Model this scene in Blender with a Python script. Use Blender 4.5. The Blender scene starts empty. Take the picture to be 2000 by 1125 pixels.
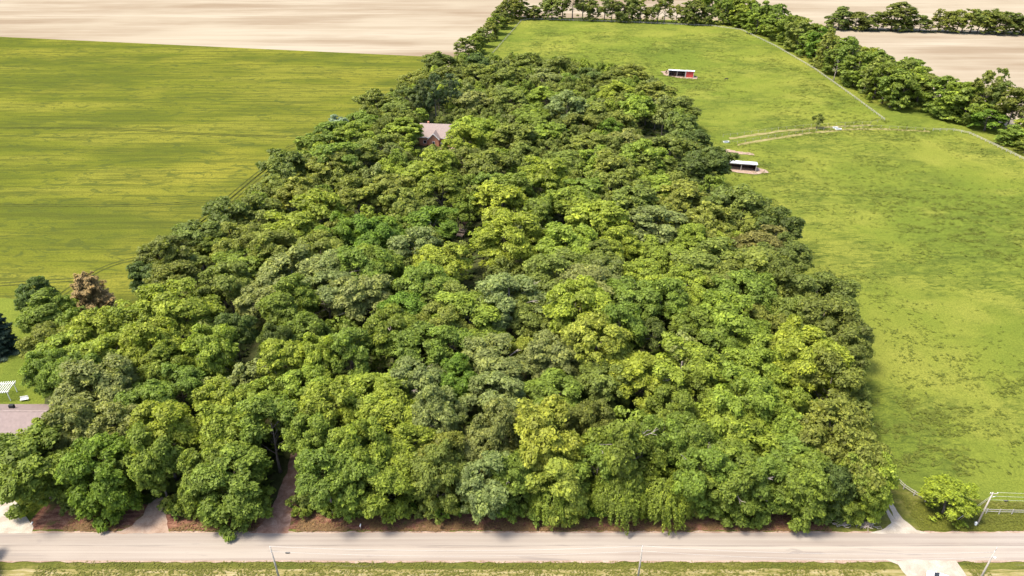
import bpy, bmesh, math, random
import numpy as np
from mathutils import Vector, Matrix, noise as mnoise

# ------------------------------------------------------------------ camera, world, sun, exposure
scene = bpy.context.scene
col = scene.collection
R_ = math.radians
CAM_H, PITCH, FOC = 114.0, R_(30.0), 1400.0          # metres, down-tilt, focal length in 2000-px units
cam_d = bpy.data.cameras.new('camera')
cam_d.sensor_width = 36.0
cam_d.lens = FOC / 2000.0 * 36.0
cam_d.clip_start, cam_d.clip_end = 1.0, 12000.0
cam = bpy.data.objects.new('camera', cam_d)
cam.location = (0, 0, CAM_H)
cam.rotation_euler = (math.pi / 2 - PITCH, 0, 0)
col.objects.link(cam)
scene.camera = cam

SUN_EL, SUN_AZ = R_(63.0), R_(-106.0)                 # azimuth measured from +Y (away from camera) towards +X
world = bpy.data.worlds.new('World')
scene.world = world
world.use_nodes = True
wn = world.node_tree
sky = wn.nodes.new('ShaderNodeTexSky')
sky.sky_type = 'NISHITA'
sky.sun_disc = False
sky.sun_elevation = SUN_EL
sky.sun_rotation = SUN_AZ
sky.air_density, sky.dust_density, sky.ozone_density = 1.0, 2.5, 0.6
wn.nodes['Background'].inputs['Strength'].default_value = 0.15
wn.links.new(sky.outputs['Color'], wn.nodes['Background'].inputs['Color'])

sun_d = bpy.data.lights.new('sun', 'SUN')
sun_d.energy, sun_d.angle, sun_d.color = 2.7, R_(14.0), (1.0, 0.93, 0.80)
sun = bpy.data.objects.new('sun', sun_d)
sdir = Vector((math.cos(SUN_EL) * math.sin(SUN_AZ), math.cos(SUN_EL) * math.cos(SUN_AZ), math.sin(SUN_EL)))
sun.rotation_euler = sdir.to_track_quat('Z', 'Y').to_euler()
sun.location = (0, 0, 300)
col.objects.link(sun)

vs = scene.view_settings
vs.view_transform, vs.look, vs.exposure, vs.gamma = 'Standard', 'None', 1.52, 1.0
vs.use_curve_mapping = False
scene.render.engine = 'CYCLES'
scene.cycles.max_bounces = 8
scene.cycles.diffuse_bounces = 5
scene.cycles.transparent_max_bounces = 6

rnd = random.Random(7)
nr = np.random.default_rng(11)

# ------------------------------------------------------------------ survey helpers (plan positions on the ground)
SP, CP = math.sin(PITCH), math.cos(PITCH)
def G(u, v, z=0.0):
    """plan point at height z seen at survey mark (u, v)"""
    dx, dy = (u - 1000.0) / FOC, (v - 562.5) / FOC
    ddy = CP - dy * SP
    ddz = -SP - dy * CP
    t = (z - CAM_H) / ddz
    return Vector((dx * t, ddy * t, z))
def P(x, y, z):
    zc = y * CP - (z - CAM_H) * SP
    yc = y * SP + (z - CAM_H) * CP
    return 1000.0 + FOC * x / zc, 562.5 - FOC * yc / zc, zc

def tag(o, label=None, cat=None, group=None, kind=None):
    if label: o['label'] = label
    if cat: o['category'] = cat
    if group: o['group'] = group
    if kind: o['kind'] = kind
    return o
def empty(name, loc, rz=0.0):
    o = bpy.data.objects.new(name, None)
    o.location = loc
    o.rotation_euler = (0, 0, rz)
    o.empty_display_size = 0.5
    col.objects.link(o)
    return o
def obj(name, me, parent=None, loc=None):
    o = bpy.data.objects.new(name, me)
    col.objects.link(o)
    if parent: o.parent = parent
    if loc is not None: o.location = loc
    return o

class MB:
    def __init__(s): s.v, s.f = [], []
    def add(s, vs_, fs_):
        n = len(s.v)
        s.v += [tuple(p) for p in vs_]
        s.f += [tuple(i + n for i in f) for f in fs_]
        return s
    def box(s, c, d, rz=0.0):
        ca, sa = math.cos(rz), math.sin(rz)
        pts = []
        for z in (-1, 1):
            for x, y in ((-1, -1), (1, -1), (1, 1), (-1, 1)):
                px, py = x * d[0] / 2, y * d[1] / 2
                pts.append((c[0] + px * ca - py * sa, c[1] + px * sa + py * ca, c[2] + z * d[2] / 2))
        return s.add(pts, [(3, 2, 1, 0), (4, 5, 6, 7), (0, 1, 5, 4), (1, 2, 6, 5), (2, 3, 7, 6), (3, 0, 4, 7)])
    def tube(s, pts, rad, n=6, cap=True):
        pts = [Vector(p) for p in pts]
        if not hasattr(rad, '__len__'): rad = [rad] * len(pts)
        rings = []
        for i, p in enumerate(pts):
            a = pts[max(0, i - 1)]; b = pts[min(len(pts) - 1, i + 1)]
            d = (b - a).normalized()
            up = Vector((0, 0, 1)) if abs(d.z) < 0.9 else Vector((1, 0, 0))
            e1 = d.cross(up).normalized(); e2 = d.cross(e1)
            rings.append([p + (e1 * math.cos(2 * math.pi * k / n) + e2 * math.sin(2 * math.pi * k / n)) * rad[i] for k in range(n)])
        vv = [q for r in rings for q in r]
        ff = []
        for i in range(len(pts) - 1):
            for k in range(n):
                k2 = (k + 1) % n
                ff.append((i * n + k, i * n + k2, (i + 1) * n + k2, (i + 1) * n + k))
        if cap:
            ff.append(tuple(range(n)))
            ff.append(tuple((len(pts) - 1) * n + k for k in reversed(range(n))))
        return s.add(vv, ff)
    def prism(s, poly, a, b, f):
        """poly (2D list) swept from a to b; f maps (p, t) -> 3D"""
        n = len(poly)
        vv = [f(p, a) for p in poly] + [f(p, b) for p in poly]
        ff = [tuple(reversed(range(n))), tuple(range(n, 2 * n))]
        for i in range(n):
            j = (i + 1) % n
            ff.append((i, j, n + j, n + i))
        return s.add(vv, ff)
    def mesh(s, name, mat, smooth=False):
        me = bpy.data.meshes.new(name)
        me.from_pydata(s.v, [], s.f)
        me.materials.append(mat)
        if smooth:
            me.polygons.foreach_set('use_smooth', [True] * len(me.polygons))
        bm = bmesh.new(); bm.from_mesh(me)
        bmesh.ops.recalc_face_normals(bm, faces=bm.faces)
        bm.to_mesh(me); bm.free()
        me.update()
        return me
    def build(s, name, mat, parent=None, smooth=False):
        return obj(name, s.mesh(name, mat, smooth), parent)

# ------------------------------------------------------------------ materials
class NT:
    def __init__(s, name):
        s.m = bpy.data.materials.new(name)
        s.m.use_nodes = True
        s.t = s.m.node_tree
        s.b = s.t.nodes['Principled BSDF']
        s.out = s.t.nodes['Material Output']
    def n(s, typ, **kw):
        x = s.t.nodes.new(typ)
        for k, v in kw.items(): setattr(x, k, v)
        return x
    def l(s, a, b): s.t.links.new(a, b)
    def coord(s, scale=(1, 1, 1), rot=0.0):
        tc = s.n('ShaderNodeTexCoord'); mp = s.n('ShaderNodeMapping')
        mp.inputs['Scale'].default_value = scale
        mp.inputs['Rotation'].default_value = (0, 0, rot)
        s.l(tc.outputs['Object'], mp.inputs['Vector'])
        return mp.outputs['Vector']
    def noise(s, scale, detail=4, rough=0.55, coord=None, dist=0.0):
        x = s.n('ShaderNodeTexNoise')
        x.inputs['Scale'].default_value = scale
        x.inputs['Detail'].default_value = detail
        x.inputs['Roughness'].default_value = rough
        x.inputs['Distortion'].default_value = dist
        if coord is None: coord = s.coord()
        s.l(coord, x.inputs['Vector'])
        return x.outputs['Fac']
    def ramp(s, fac, stops):
        x = s.n('ShaderNodeValToRGB')
        e = x.color_ramp.elements
        while len(e) < len(stops): e.new(0.5)
        for k, (p, c) in enumerate(stops):
            e[k].position = p
            e[k].color = (c[0], c[1], c[2], 1) if hasattr(c, '__len__') else (c, c, c, 1)
        s.l(fac, x.inputs['Fac'])
        return x.outputs['Color']
    def mix(s, fac, a, b, mode='MIX'):
        x = s.n('ShaderNodeMix', data_type='RGBA', blend_type=mode)
        for sock, val in ((x.inputs['Factor'], fac), (x.inputs['A'], a), (x.inputs['B'], b)):
            if hasattr(val, 'is_output'): s.l(val, sock)
            elif hasattr(val, '__len__'): sock.default_value = (val[0], val[1], val[2], 1)
            else: sock.default_value = val
        # pick the colour sockets
        return x
    def cmix(s, fac, a, b, mode='MIX'):
        x = s.n('ShaderNodeMix', data_type='RGBA', blend_type=mode)
        ins = [i for i in x.inputs if i.type == 'RGBA']
        f = [i for i in x.inputs if i.type == 'VALUE'][0]
        for sock, val in ((f, fac), (ins[0], a), (ins[1], b)):
            if isinstance(val, bpy.types.NodeSocket): s.l(val, sock)
            elif hasattr(val, '__len__'): sock.default_value = (val[0], val[1], val[2], 1)
            else: sock.default_value = val
        return [o for o in x.outputs if o.type == 'RGBA'][0]
    def base(s, c, rough=0.9, spec=0.15):
        if isinstance(c, bpy.types.NodeSocket): s.l(c, s.b.inputs['Base Color'])
        else: s.b.inputs['Base Color'].default_value = (c[0], c[1], c[2], 1)
        s.b.inputs['Roughness'].default_value = rough
        s.b.inputs['Specular IOR Level'].default_value = spec
    def bump(s, h, strength, dist):
        x = s.n('ShaderNodeBump')
        x.inputs['Strength'].default_value = strength
        x.inputs['Distance'].default_value = dist
        s.l(h, x.inputs['Height'])
        s.l(x.outputs['Normal'], s.b.inputs['Normal'])

def mat_soil():
    n = NT('tilled_soil')
    a = n.noise(1.0, 6, 0.62, n.coord((0.0035, 0.022, 1), 0.06))
    b = n.noise(1.0, 5, 0.65, n.coord((0.012, 0.16, 1), 0.05))
    c = n.noise(0.006, 4, 0.55)
    base = n.ramp(a, [(0.36, (0.175, 0.131, 0.087)), (0.5, (0.232, 0.189, 0.133)), (0.62, (0.277, 0.237, 0.174))])
    base = n.cmix(n.ramp(b, [(0.46, 0.0), (0.66, 0.6)]), base, (0.190, 0.142, 0.095))
    base = n.cmix(n.ramp(c, [(0.46, 0.0), (0.62, 0.6)]), base, (0.274, 0.234, 0.168))
    n.base(base, 0.95, 0.0)
    n.bump(b, 0.25, 0.2)
    return n.m
def mat_crop():
    n = NT('wheat_crop')
    rows = n.noise(1.0, 6, 0.68, n.coord((0.02, 0.26, 1), 0.045))
    thin = n.noise(1.0, 3, 0.6, n.coord((0.010, 0.42, 1), 0.03))
    wide = n.noise(1.0, 4, 0.6, n.coord((0.007, 0.028, 1), 0.04))
    big = n.noise(0.012, 3, 0.55)
    fine = n.noise(1.3, 4, 0.65)
    tuft = n.noise(1.0, 4, 0.65, n.coord((0.10, 0.20, 1), 0.1), 1.5)
    c = n.ramp(wide, [(0.41, (0.075, 0.088, 0.013)), (0.50, (0.109, 0.117, 0.015)), (0.59, (0.145, 0.142, 0.021))])
    c = n.cmix(n.ramp(big, [(0.52, 0.0), (0.66, 0.7)]), c, (0.181, 0.165, 0.023))
    c = n.cmix(n.ramp(rows, [(0.48, 0.0), (0.60, 0.75)]), c, (0.059, 0.067, 0.013))
    c = n.cmix(n.ramp(thin, [(0.58, 0.0), (0.66, 0.55)]), c, (0.050, 0.059, 0.013))
    c = n.cmix(n.ramp(tuft, [(0.53, 0.0), (0.62, 0.75)]), c, (0.052, 0.064, 0.015))
    c = n.cmix(n.ramp(fine, [(0.38, 0.45), (0.55, 0.0)]), c, (0.052, 0.060, 0.011))
    n.base(c, 0.8, 0.0)
    h = n.cmix(0.4, rows, fine)
    n.bump(n.cmix(0.45, h, tuft), 1.0, 0.9)
    return n.m
def mat_pasture(name, seed=0.0, lush=1.0):
    n = NT(name)
    big = n.noise(0.014, 4, 0.6)
    mid = n.noise(1.0, 6, 0.70, n.coord((0.045, 0.13, 1), -0.25), 0.9)
    zone = n.noise(0.022, 4, 0.6, None, 0.6)
    fine = n.noise(1.0, 6, 0.72, n.coord((0.30, 0.85, 1), -0.2), 0.8)
    grain = n.noise(2.2, 4, 0.65)
    patch = n.noise(0.030, 4, 0.6)
    c = n.ramp(big, [(0.38, (0.109, 0.138, 0.021)), (0.5, (0.142, 0.163, 0.025)), (0.62, (0.177, 0.184, 0.032))])
    c = n.cmix(n.ramp(patch, [(0.52, 0.0), (0.64, 0.6)]), c, (0.202, 0.202, 0.038))
    zf = n.ramp(zone, [(0.43, 0.08), (0.57, 1.0)])
    dk = n.cmix(1.0, n.ramp(fine, [(0.48, 0.0), (0.59, 0.95)]), zf, 'MULTIPLY')
    md = n.cmix(1.0, n.ramp(mid, [(0.46, 0.0), (0.60, 0.85)]), zf, 'MULTIPLY')
    c = n.cmix(md, c, (0.077, 0.097, 0.019))
    c = n.cmix(dk, c, (0.054, 0.074, 0.014))
    c = n.cmix(n.ramp(grain, [(0.40, 0.45), (0.55, 0.0)]), c, (0.063, 0.083, 0.013))
    n.base(c, 0.85, 0.0)
    n.bump(n.cmix(0.45, fine, grain), 1.0, 0.6)
    return n.m
def mat_verge():
    n = NT('verge_grass')
    a = n.noise(1.0, 5, 0.65, n.coord((0.10, 0.55, 1)))
    f = n.noise(1.8, 4, 0.7)
    s_ = n.noise(1.0, 4, 0.6, n.coord((0.05, 0.8, 1)))
    c = n.ramp(a, [(0.33, (0.051, 0.063, 0.014)), (0.5, (0.103, 0.106, 0.022)), (0.68, (0.161, 0.142, 0.046))])
    c = n.cmix(n.ramp(f, [(0.4, 0.5), (0.6, 0.0)]), c, (0.048, 0.056, 0.012))
    c = n.cmix(n.ramp(s_, [(0.62, 0.0), (0.75, 0.6)]), c, (0.226, 0.186, 0.116))
    n.base(c, 0.85, 0.0)
    n.bump(n.cmix(0.5, a, f), 0.8, 0.25)
    return n.m
def mat_straw():
    n = NT('dry_grass')
    a = n.noise(1.0, 5, 0.7, n.coord((0.18, 1.4, 1)))
    c = n.ramp(a, [(0.34, (0.094, 0.098, 0.020)), (0.5, (0.194, 0.161, 0.059)), (0.68, (0.302, 0.252, 0.145))])
    n.base(c, 0.9, 0.1)
    n.bump(a, 0.8, 0.2)
    return n.m
def mat_litter():
    n = NT('leaf_litter')
    a = n.noise(1.0, 5, 0.7, n.coord((0.35, 1.2, 1)))
    f = n.noise(3.0, 4, 0.7)
    c = n.ramp(a, [(0.34, (0.077, 0.032, 0.023)), (0.5, (0.144, 0.063, 0.041)), (0.66, (0.243, 0.131, 0.081))])
    c = n.cmix(n.ramp(f, [(0.55, 0.0), (0.72, 0.6)]), c, (0.306, 0.207, 0.126))
    g = n.noise(0.35, 4, 0.6)
    c = n.cmix(n.ramp(g, [(0.55, 0.0), (0.66, 0.7)]), c, (0.081, 0.090, 0.020))
    n.base(c, 0.9, 0.1)
    n.bump(f, 0.9, 0.2)
    return n.m
def mat_forest_floor():
    n = NT('forest_floor')
    f = n.noise(0.5, 5, 0.7)
    c = n.ramp(f, [(0.35, (0.035, 0.042, 0.014)), (0.55, (0.055, 0.062, 0.02)), (0.7, (0.085, 0.065, 0.035))])
    n.base(c, 0.95, 0.1)
    n.bump(f, 0.8, 0.4)
    return n.m
YMID = 96.3
def mat_road():
    n = NT('weathered_chip_seal')
    lane = n.noise(1.0, 5, 0.6, n.coord((0.012, 1.1, 1)))
    crack = n.noise(1.0, 5, 0.65, n.coord((0.035, 2.6, 1)), 0.4)
    g = n.noise(6.0, 3, 0.7)
    bl = n.noise(0.06, 4, 0.6)
    c = n.ramp(lane, [(0.30, (0.219, 0.180, 0.148)), (0.5, (0.267, 0.228, 0.190)), (0.7, (0.314, 0.277, 0.230))])
    c = n.cmix(n.ramp(crack, [(0.60, 0.0), (0.72, 0.55)]), c, (0.159, 0.127, 0.103))
    c = n.cmix(n.ramp(bl, [(0.5, 0.0), (0.7, 0.35)]), c, (0.319, 0.276, 0.223))
    c = n.cmix(n.ramp(g, [(0.4, 0.18), (0.6, 0.0)]), c, (0.176, 0.142, 0.114))
    tc = n.n('ShaderNodeTexCoord'); sp = n.n('ShaderNodeSeparateXYZ'); n.l(tc.outputs['Object'], sp.inputs[0])
    wob = n.noise(1.0, 5, 0.6, n.coord((0.05, 0.05, 1)))
    def mth(op, a, b_):
        x = n.n('ShaderNodeMath', operation=op)
        for k, v in enumerate((a, b_)):
            if isinstance(v, bpy.types.NodeSocket): n.l(v, x.inputs[k])
            else: x.inputs[k].default_value = v
        return x.outputs[0]
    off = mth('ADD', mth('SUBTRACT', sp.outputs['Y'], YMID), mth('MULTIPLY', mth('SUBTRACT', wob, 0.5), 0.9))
    seam = mth('MULTIPLY', mth('SUBTRACT', 1.0, mth('MINIMUM', mth('DIVIDE', mth('ABSOLUTE', off, 0.0), 0.16), 1.0)), mth('MULTIPLY', n.ramp(n.noise(1.0, 4, .6, n.coord((.06, .3, 1))), [(.40, 0.0), (.58, 1.0)]), 0.75))
    c = n.cmix(seam, c, (0.11, 0.095, 0.085))
    far_half = mth('MULTIPLY', mth('GREATER_THAN', off, 0.0), 0.22)  # road surface beyond the seam is coloured darker
    c = n.cmix(far_half, c, (0.17, 0.145, 0.130))
    patch = n.noise(1.0, 3, .5, n.coord((.045, .5, 1)), 1.0)
    c = n.cmix(n.ramp(patch, [(.64, 0.0), (.67, .4)]), c, (0.15, 0.13, 0.12))
    n.base(c, 0.95, 0.03)
    n.bump(g, 0.3, 0.02)
    return n.m
def mat_gravel(name, c0, c1, c2, scale=1.4):
    n = NT(name)
    a = n.noise(0.5, 5, 0.65, None, 0.5)
    f = n.noise(scale * 4, 4, 0.7)
    c = n.ramp(a, [(0.32, c0), (0.5, c1), (0.68, c2)])
    c = n.cmix(n.ramp(f, [(0.38, 0.4), (0.58, 0.0)]), c, tuple(x * 0.6 for x in c0))
    n.base(c, 0.95, 0.1)
    n.bump(f, 0.5, 0.05)
    return n.m
def mat_plain(name, c, rough=0.7, spec=0.2, var=0.15, scale=2.0, metal=0.0):
    n = NT(name)
    f = n.noise(scale, 4, 0.6)
    lo = tuple(x * (1 - var) for x in c); hi = tuple(min(0.9, x * (1 + var)) for x in c)
    n.base(n.ramp(f, [(0.3, lo), (0.7, hi)]), rough, spec)
    n.b.inputs['Metallic'].default_value = metal
    return n.m
def mat_leaf(name, transl=0.36, spread=0.42, tint=False):
    n = NT(name)
    oi = n.n('ShaderNodeAttribute', attribute_name='tint') if tint else n.n('ShaderNodeObjectInfo')
    at = n.n('ShaderNodeAttribute', attribute_name='tone')
    nrm = n.n('ShaderNodeAttribute', attribute_name='puff')
    vt = n.n('ShaderNodeVectorTransform', vector_type='NORMAL', convert_from='OBJECT', convert_to='WORLD')
    n.l(nrm.outputs['Vector'], vt.inputs['Vector'])
    geo = n.n('ShaderNodeNewGeometry')
    mx = n.n('ShaderNodeMix', data_type='VECTOR')
    mx.inputs[0].default_value = 0.42
    n.l(geo.outputs['Normal'], mx.inputs[4]); n.l(vt.outputs['Vector'], mx.inputs[5])
    nz = n.n('ShaderNodeVectorMath', operation='NORMALIZE')
    n.l(mx.outputs[1], nz.inputs[0])
    c = n.cmix(1.0, oi.outputs['Color'], n.ramp(at.outputs['Fac'], [(0.0, 1 - spread), (1.0, 1 + spread)]), 'MULTIPLY')
    # younger leaves at the yellow end, older ones bluish
    c = n.cmix(n.ramp(at.outputs['Fac'], [(0.72, 0.0), (1.0, 0.35)]), c, n.cmix(1.0, c, (1.45, 1.25, 0.7), 'MULTIPLY'))
    n.base(c, 0.6, 0.22)
    n.l(nz.outputs['Vector'], n.b.inputs['Normal'])
    tr = n.n('ShaderNodeBsdfTranslucent')
    n.l(n.cmix(1.0, c, (1.25, 1.3, 0.55), 'MULTIPLY'), tr.inputs['Color'])
    ms = n.n('ShaderNodeMixShader')
    ms.inputs['Fac'].default_value = transl
    n.l(n.b.outputs['BSDF'], ms.inputs[1]); n.l(tr.outputs['BSDF'], ms.inputs[2])
    n.l(ms.outputs['Shader'], n.out.inputs['Surface'])
    return n.m
def mat_bark():
    n = NT('bark')
    f = n.noise(1.0, 5, 0.7, n.coord((3, 3, 0.6)))
    n.base(n.ramp(f, [(0.3, (0.075, 0.06, 0.05)), (0.7, (0.20, 0.165, 0.14))]), 0.95, 0.1)
    n.bump(f, 0.8, 0.06)
    return n.m

M = dict(
    soil=mat_soil(), crop=mat_crop(), pasture=mat_pasture('pasture_grass'), verge=mat_verge(), straw=mat_straw(),
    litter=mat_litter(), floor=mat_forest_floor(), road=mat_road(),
    gravel=mat_gravel('pale_gravel', (0.27, 0.225, 0.175), (0.34, 0.295, 0.235), (0.40, 0.36, 0.30)),
    dirt=mat_gravel('dirt_drive', (0.17, 0.090, 0.062), (0.26, 0.155, 0.112), (0.36, 0.245, 0.190)),
    dirtpale=mat_gravel('bare_dirt', (0.22, 0.145, 0.105), (0.30, 0.215, 0.16), (0.36, 0.28, 0.22)),
    rut=mat_plain('flattened_crop', (0.050, 0.056, 0.014), 0.9, 0.0, 0.4, 0.4),
    leaf=mat_leaf('broad_leaves'), leafmass=mat_leaf('broad_leaves_mass', tint=True), needle=mat_leaf('needles', 0.12, 0.3), bark=mat_bark(),
    grassblade=mat_leaf('grass_blades', 0.3, 0.3),
    deadwood=mat_plain('dead_wood', (0.30, 0.25, 0.22), 0.9, 0.1, 0.3),
    pole=mat_plain('grey_pole_wood', (0.34, 0.30, 0.26), 0.9, 0.1, 0.2, 3),
    fence=mat_plain('weathered_white_paint', (0.36, 0.33, 0.285), 0.85, 0.1, 0.25, 1.0),
    white=mat_plain('white_paint', (0.78, 0.77, 0.75), 0.5, 0.3, 0.05),
    whiteroof=mat_plain('white_metal_roof', (0.72, 0.72, 0.74), 0.45, 0.4, 0.08, 0.8),
    red=mat_plain('barn_red_paint', (0.42, 0.055, 0.045), 0.7, 0.2, 0.15, 1.0),
    darkwood=mat_plain('dark_boards', (0.055, 0.035, 0.032), 0.9, 0.1, 0.3),
    tanwood=mat_plain('tan_boards', (0.33, 0.25, 0.19), 0.85, 0.1, 0.25),
    brick=mat_plain('orange_brick', (0.46, 0.21, 0.13), 0.85, 0.1, 0.2, 3.0),
    shingle=mat_plain('taupe_shingles', (0.245, 0.192, 0.172), 0.9, 0.05, 0.12, 1.5),
    shingle2=mat_plain('pinkish_shingles', (0.20, 0.155, 0.142), 0.9, 0.05, 0.1, 1.2),
    siding=mat_plain('cream_siding', (0.55, 0.50, 0.43), 0.7, 0.2, 0.08),
    glass=mat_plain('dark_glass', (0.02, 0.022, 0.025), 0.12, 0.5, 0.2),
    metal=mat_plain('galvanised_metal', (0.45, 0.46, 0.48), 0.4, 0.5, 0.15, 3, 0.6),
    wire=mat_plain('aluminium_cable', (0.40, 0.38, 0.35), 0.5, 0.3, 0.05),
    black=mat_plain('black_rubber', (0.02, 0.02, 0.02), 0.7, 0.3, 0.2),
    carwhite=mat_plain('white_car_paint', (0.80, 0.80, 0.80), 0.18, 0.5, 0.02),
    bay=mat_plain('bay_coat', (0.085, 0.035, 0.022), 0.6, 0.3, 0.3),
    darkcoat=mat_plain('dark_brown_coat', (0.022, 0.015, 0.012), 0.6, 0.3, 0.3),
    guyyellow=mat_plain('yellow_guard', (0.50, 0.42, 0.10), 0.6, 0.3, 0.05),
)

# ------------------------------------------------------------------ ground sheets
def sheet(name, pts, mat, z, kind='structure'):
    me = bpy.data.meshes.new(name)
    bm = bmesh.new()
    vv = [bm.verts.new((p[0], p[1], z)) for p in pts]
    f = bm.faces.new(vv)
    bmesh.ops.triangulate(bm, faces=[f])
    bmesh.ops.recalc_face_normals(bm, faces=bm.faces)
    bm.normal_update()
    if sum(ff.normal.z for ff in bm.faces) < 0:
        bmesh.ops.reverse_faces(bm, faces=bm.faces)
    bm.to_mesh(me); bm.free()
    me.materials.append(mat)
    o = obj(name, me)
    tag(o, kind=kind)
    return o
def inpoly(px, py, poly):
    inside = np.zeros(np.shape(px), bool)
    n = len(poly)
    j = n - 1
    for i in range(n):
        xi, yi = poly[i][0], poly[i][1]; xj, yj = poly[j][0], poly[j][1]
        c = ((yi > py) != (yj > py)) & (px < (xj - xi) * (py - yi) / (yj - yi + 1e-12) + xi)
        inside ^= c
        j = i
    return inside
def edgedist(px, py, poly):
    d = np.full(np.shape(px), 1e9)
    n = len(poly)
    for i in range(n):
        ax, ay = poly[i][0], poly[i][1]; bx, by = poly[(i + 1) % n][0], poly[(i + 1) % n][1]
        L2 = (bx - ax) ** 2 + (by - ay) ** 2 + 1e-9
        t = np.clip(((px - ax) * (bx - ax) + (py - ay) * (by - ay)) / L2, 0, 1)
        d = np.minimum(d, np.hypot(px - ax - t * (bx - ax), py - ay - t * (by - ay)))
    return d
def wobble(pts, step, amp, seed, closed=True):
    out = []
    n = len(pts)
    for i in range(n if closed else n - 1):
        a = Vector(pts[i]).to_2d() if len(pts[i]) > 2 else Vector(pts[i]); b = pts[(i + 1) % n]
        b = Vector((b[0], b[1]))
        L = (b - a).length
        k = max(1, int(L / step))
        nn = Vector((-(b - a).y, (b - a).x)).normalized()
        for q in range(k):
            p = a.lerp(b, q / k)
            w = mnoise.noise(Vector((p.x * 0.23 / max(amp, .3), p.y * 0.23 / max(amp, .3), seed))) * amp
            out.append((p.x + nn.x * w, p.y + nn.y * w))
    if not closed: out.append((pts[-1][0], pts[-1][1]))
    return out
def gp(lst, z=0.0): return [(G(u, v, z).x, G(u, v, z).y) for u, v in lst]

# value noise on arrays
def vnoise(x, y, seed=0):
    xi, yi = np.floor(x).astype(np.int64), np.floor(y).astype(np.int64)
    xf, yf = x - xi, y - yi
    def h(a, b):
        n = (a * 374761393 + b * 668265263 + seed * 982451653) & 0x7fffffff
        n = ((n ^ (n >> 13)) * 1274126177) & 0x7fffffff
        return ((n ^ (n >> 16)) & 0xffff) / 65535.0
    u, w = xf * xf * (3 - 2 * xf), yf * yf * (3 - 2 * yf)
    return (h(xi, yi) * (1 - u) + h(xi + 1, yi) * u) * (1 - w) + (h(xi, yi + 1) * (1 - u) + h(xi + 1, yi + 1) * u) * w
def fbm(x, y, seed=0, o=4):
    s = 0; a = 0.5; t = 0
    for k in range(o):
        s = s + a * vnoise(x * 2 ** k, y * 2 ** k, seed + k); t += a; a *= 0.5
    return s / t

Y_FAR, Y_NEAR = G(1000, 1042).y, G(1000, 1096).y     # road edges
sheet('ground', [(-4000, -300), (4000, -300), (4000, 7000), (-4000, 7000)], M['soil'], 0.0)

crop_top = gp([(-900, 30.3), (872, 112.3)])
crop_poly = crop_top + gp([(830, 210), (690, 330), (540, 520), (330, 700)]) + [(-60, 160), (-60, 158)] + gp([(200, 600), (0, 586), (-700, 570)])
sheet('crop_field', crop_poly, M['crop'], 0.03)
lawn_poly = gp([(-700, 566), (0, 582), (200, 596), (330, 690), (330, 800)]) + [(-60, Y_FAR + 1), (-330, Y_FAR + 1)]
sheet('lawn', lawn_poly, mat_pasture('lawn_grass'), 0.05)

FENCE_BACK = [(948, 122), (1018, 42), (1034, 38.5), (1200, 43.5), (1390, 52), (1448, 60), (1515, 92), (1590, 136), (1660, 186), (1727, 236)]
FENCE_SIDE = [(1822, 256), (1862, 256.5), (1893, 263), (1940, 285), (2000, 314), (2100, 362)]
pasture_poly = gp([(905, 122), (985, 36), (1010, 33), (1200, 37), (1400, 40), (1480, 46), (1620, 105), (1790, 188), (1880, 205), (1950, 240), (2080, 300), (2600, 540)]) + [(330, 240), (330, Y_FAR + 8)] + \
    gp([(2000, 1000), (1870, 1002), (1800, 985), (1745, 940)]) + [(58, Y_FAR + 10), (40, 180), (40, 420), (-40, 470)]
def relief_sheet(name, poly, mat, z, cell, amp, seed):
    xs = [p[0] for p in poly]; ys = [p[1] for p in poly]
    x0, x1, y0, y1 = min(xs), max(xs), min(ys), max(ys)
    nx, ny = int((x1 - x0) / cell) + 1, int((y1 - y0) / cell) + 1
    gx, gy = np.meshgrid(np.linspace(x0, x1, nx), np.linspace(y0, y1, ny))
    cx, cy = (gx[:-1, :-1] + gx[1:, 1:]) / 2, (gy[:-1, :-1] + gy[1:, 1:]) / 2
    keep = inpoly(cx, cy, poly)
    ed = edgedist(gx, gy, poly)
    mask = np.clip(fbm(gx * 0.026, gy * 0.030, seed + 9, 4) * 4.2 - 1.7, 0.10, 1)
    hh = np.clip(fbm(gx * 0.32, gy * 0.50, seed, 4) - 0.48, 0, 1) * 3.0 * amp * mask
    hh *= np.clip(ed / 6.0, 0, 1)
    for (px, py, rr) in FLAT:
        hh *= np.clip((np.hypot(gx - px, gy - py) - rr) / 3.0, 0, 1)
    idx = np.arange(nx * ny).reshape(ny, nx)
    quads = np.stack([idx[:-1, :-1], idx[:-1, 1:], idx[1:, 1:], idx[1:, :-1]], -1)[keep]
    used = np.unique(quads)
    remap = np.zeros(nx * ny, np.int64); remap[used] = np.arange(len(used))
    co = np.stack([gx.ravel(), gy.ravel(), (hh + z).ravel()], 1)[used]
    me = npmesh(name, co, remap[quads], mat)
    me.polygons.foreach_set('use_smooth', np.ones(len(quads), bool))
    o = obj(name, me)
    tag(o, kind='structure')
    return o
def npmesh(name, co, quads, mat, attrs=None):
    me = bpy.data.meshes.new(name)
    n, k = quads.shape
    me.vertices.add(len(co)); me.vertices.foreach_set('co', co.astype(np.float32).ravel())
    me.loops.add(n * k); me.loops.foreach_set('vertex_index', quads.astype(np.int32).ravel())
    me.polygons.add(n)
    me.polygons.foreach_set('loop_start', np.arange(n, dtype=np.int32) * k)
    me.polygons.foreach_set('loop_total', np.full(n, k, np.int32))
    for nm, (typ, arr) in (attrs or {}).items():
        a = me.attributes.new(nm, typ, 'POINT')
        a.data.foreach_set('vector' if typ == 'FLOAT_VECTOR' else 'value', arr.astype(np.float32).ravel())
    me.materials.append(mat)
    me.update(calc_edges=True)
    me.validate()
    return me

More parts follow.
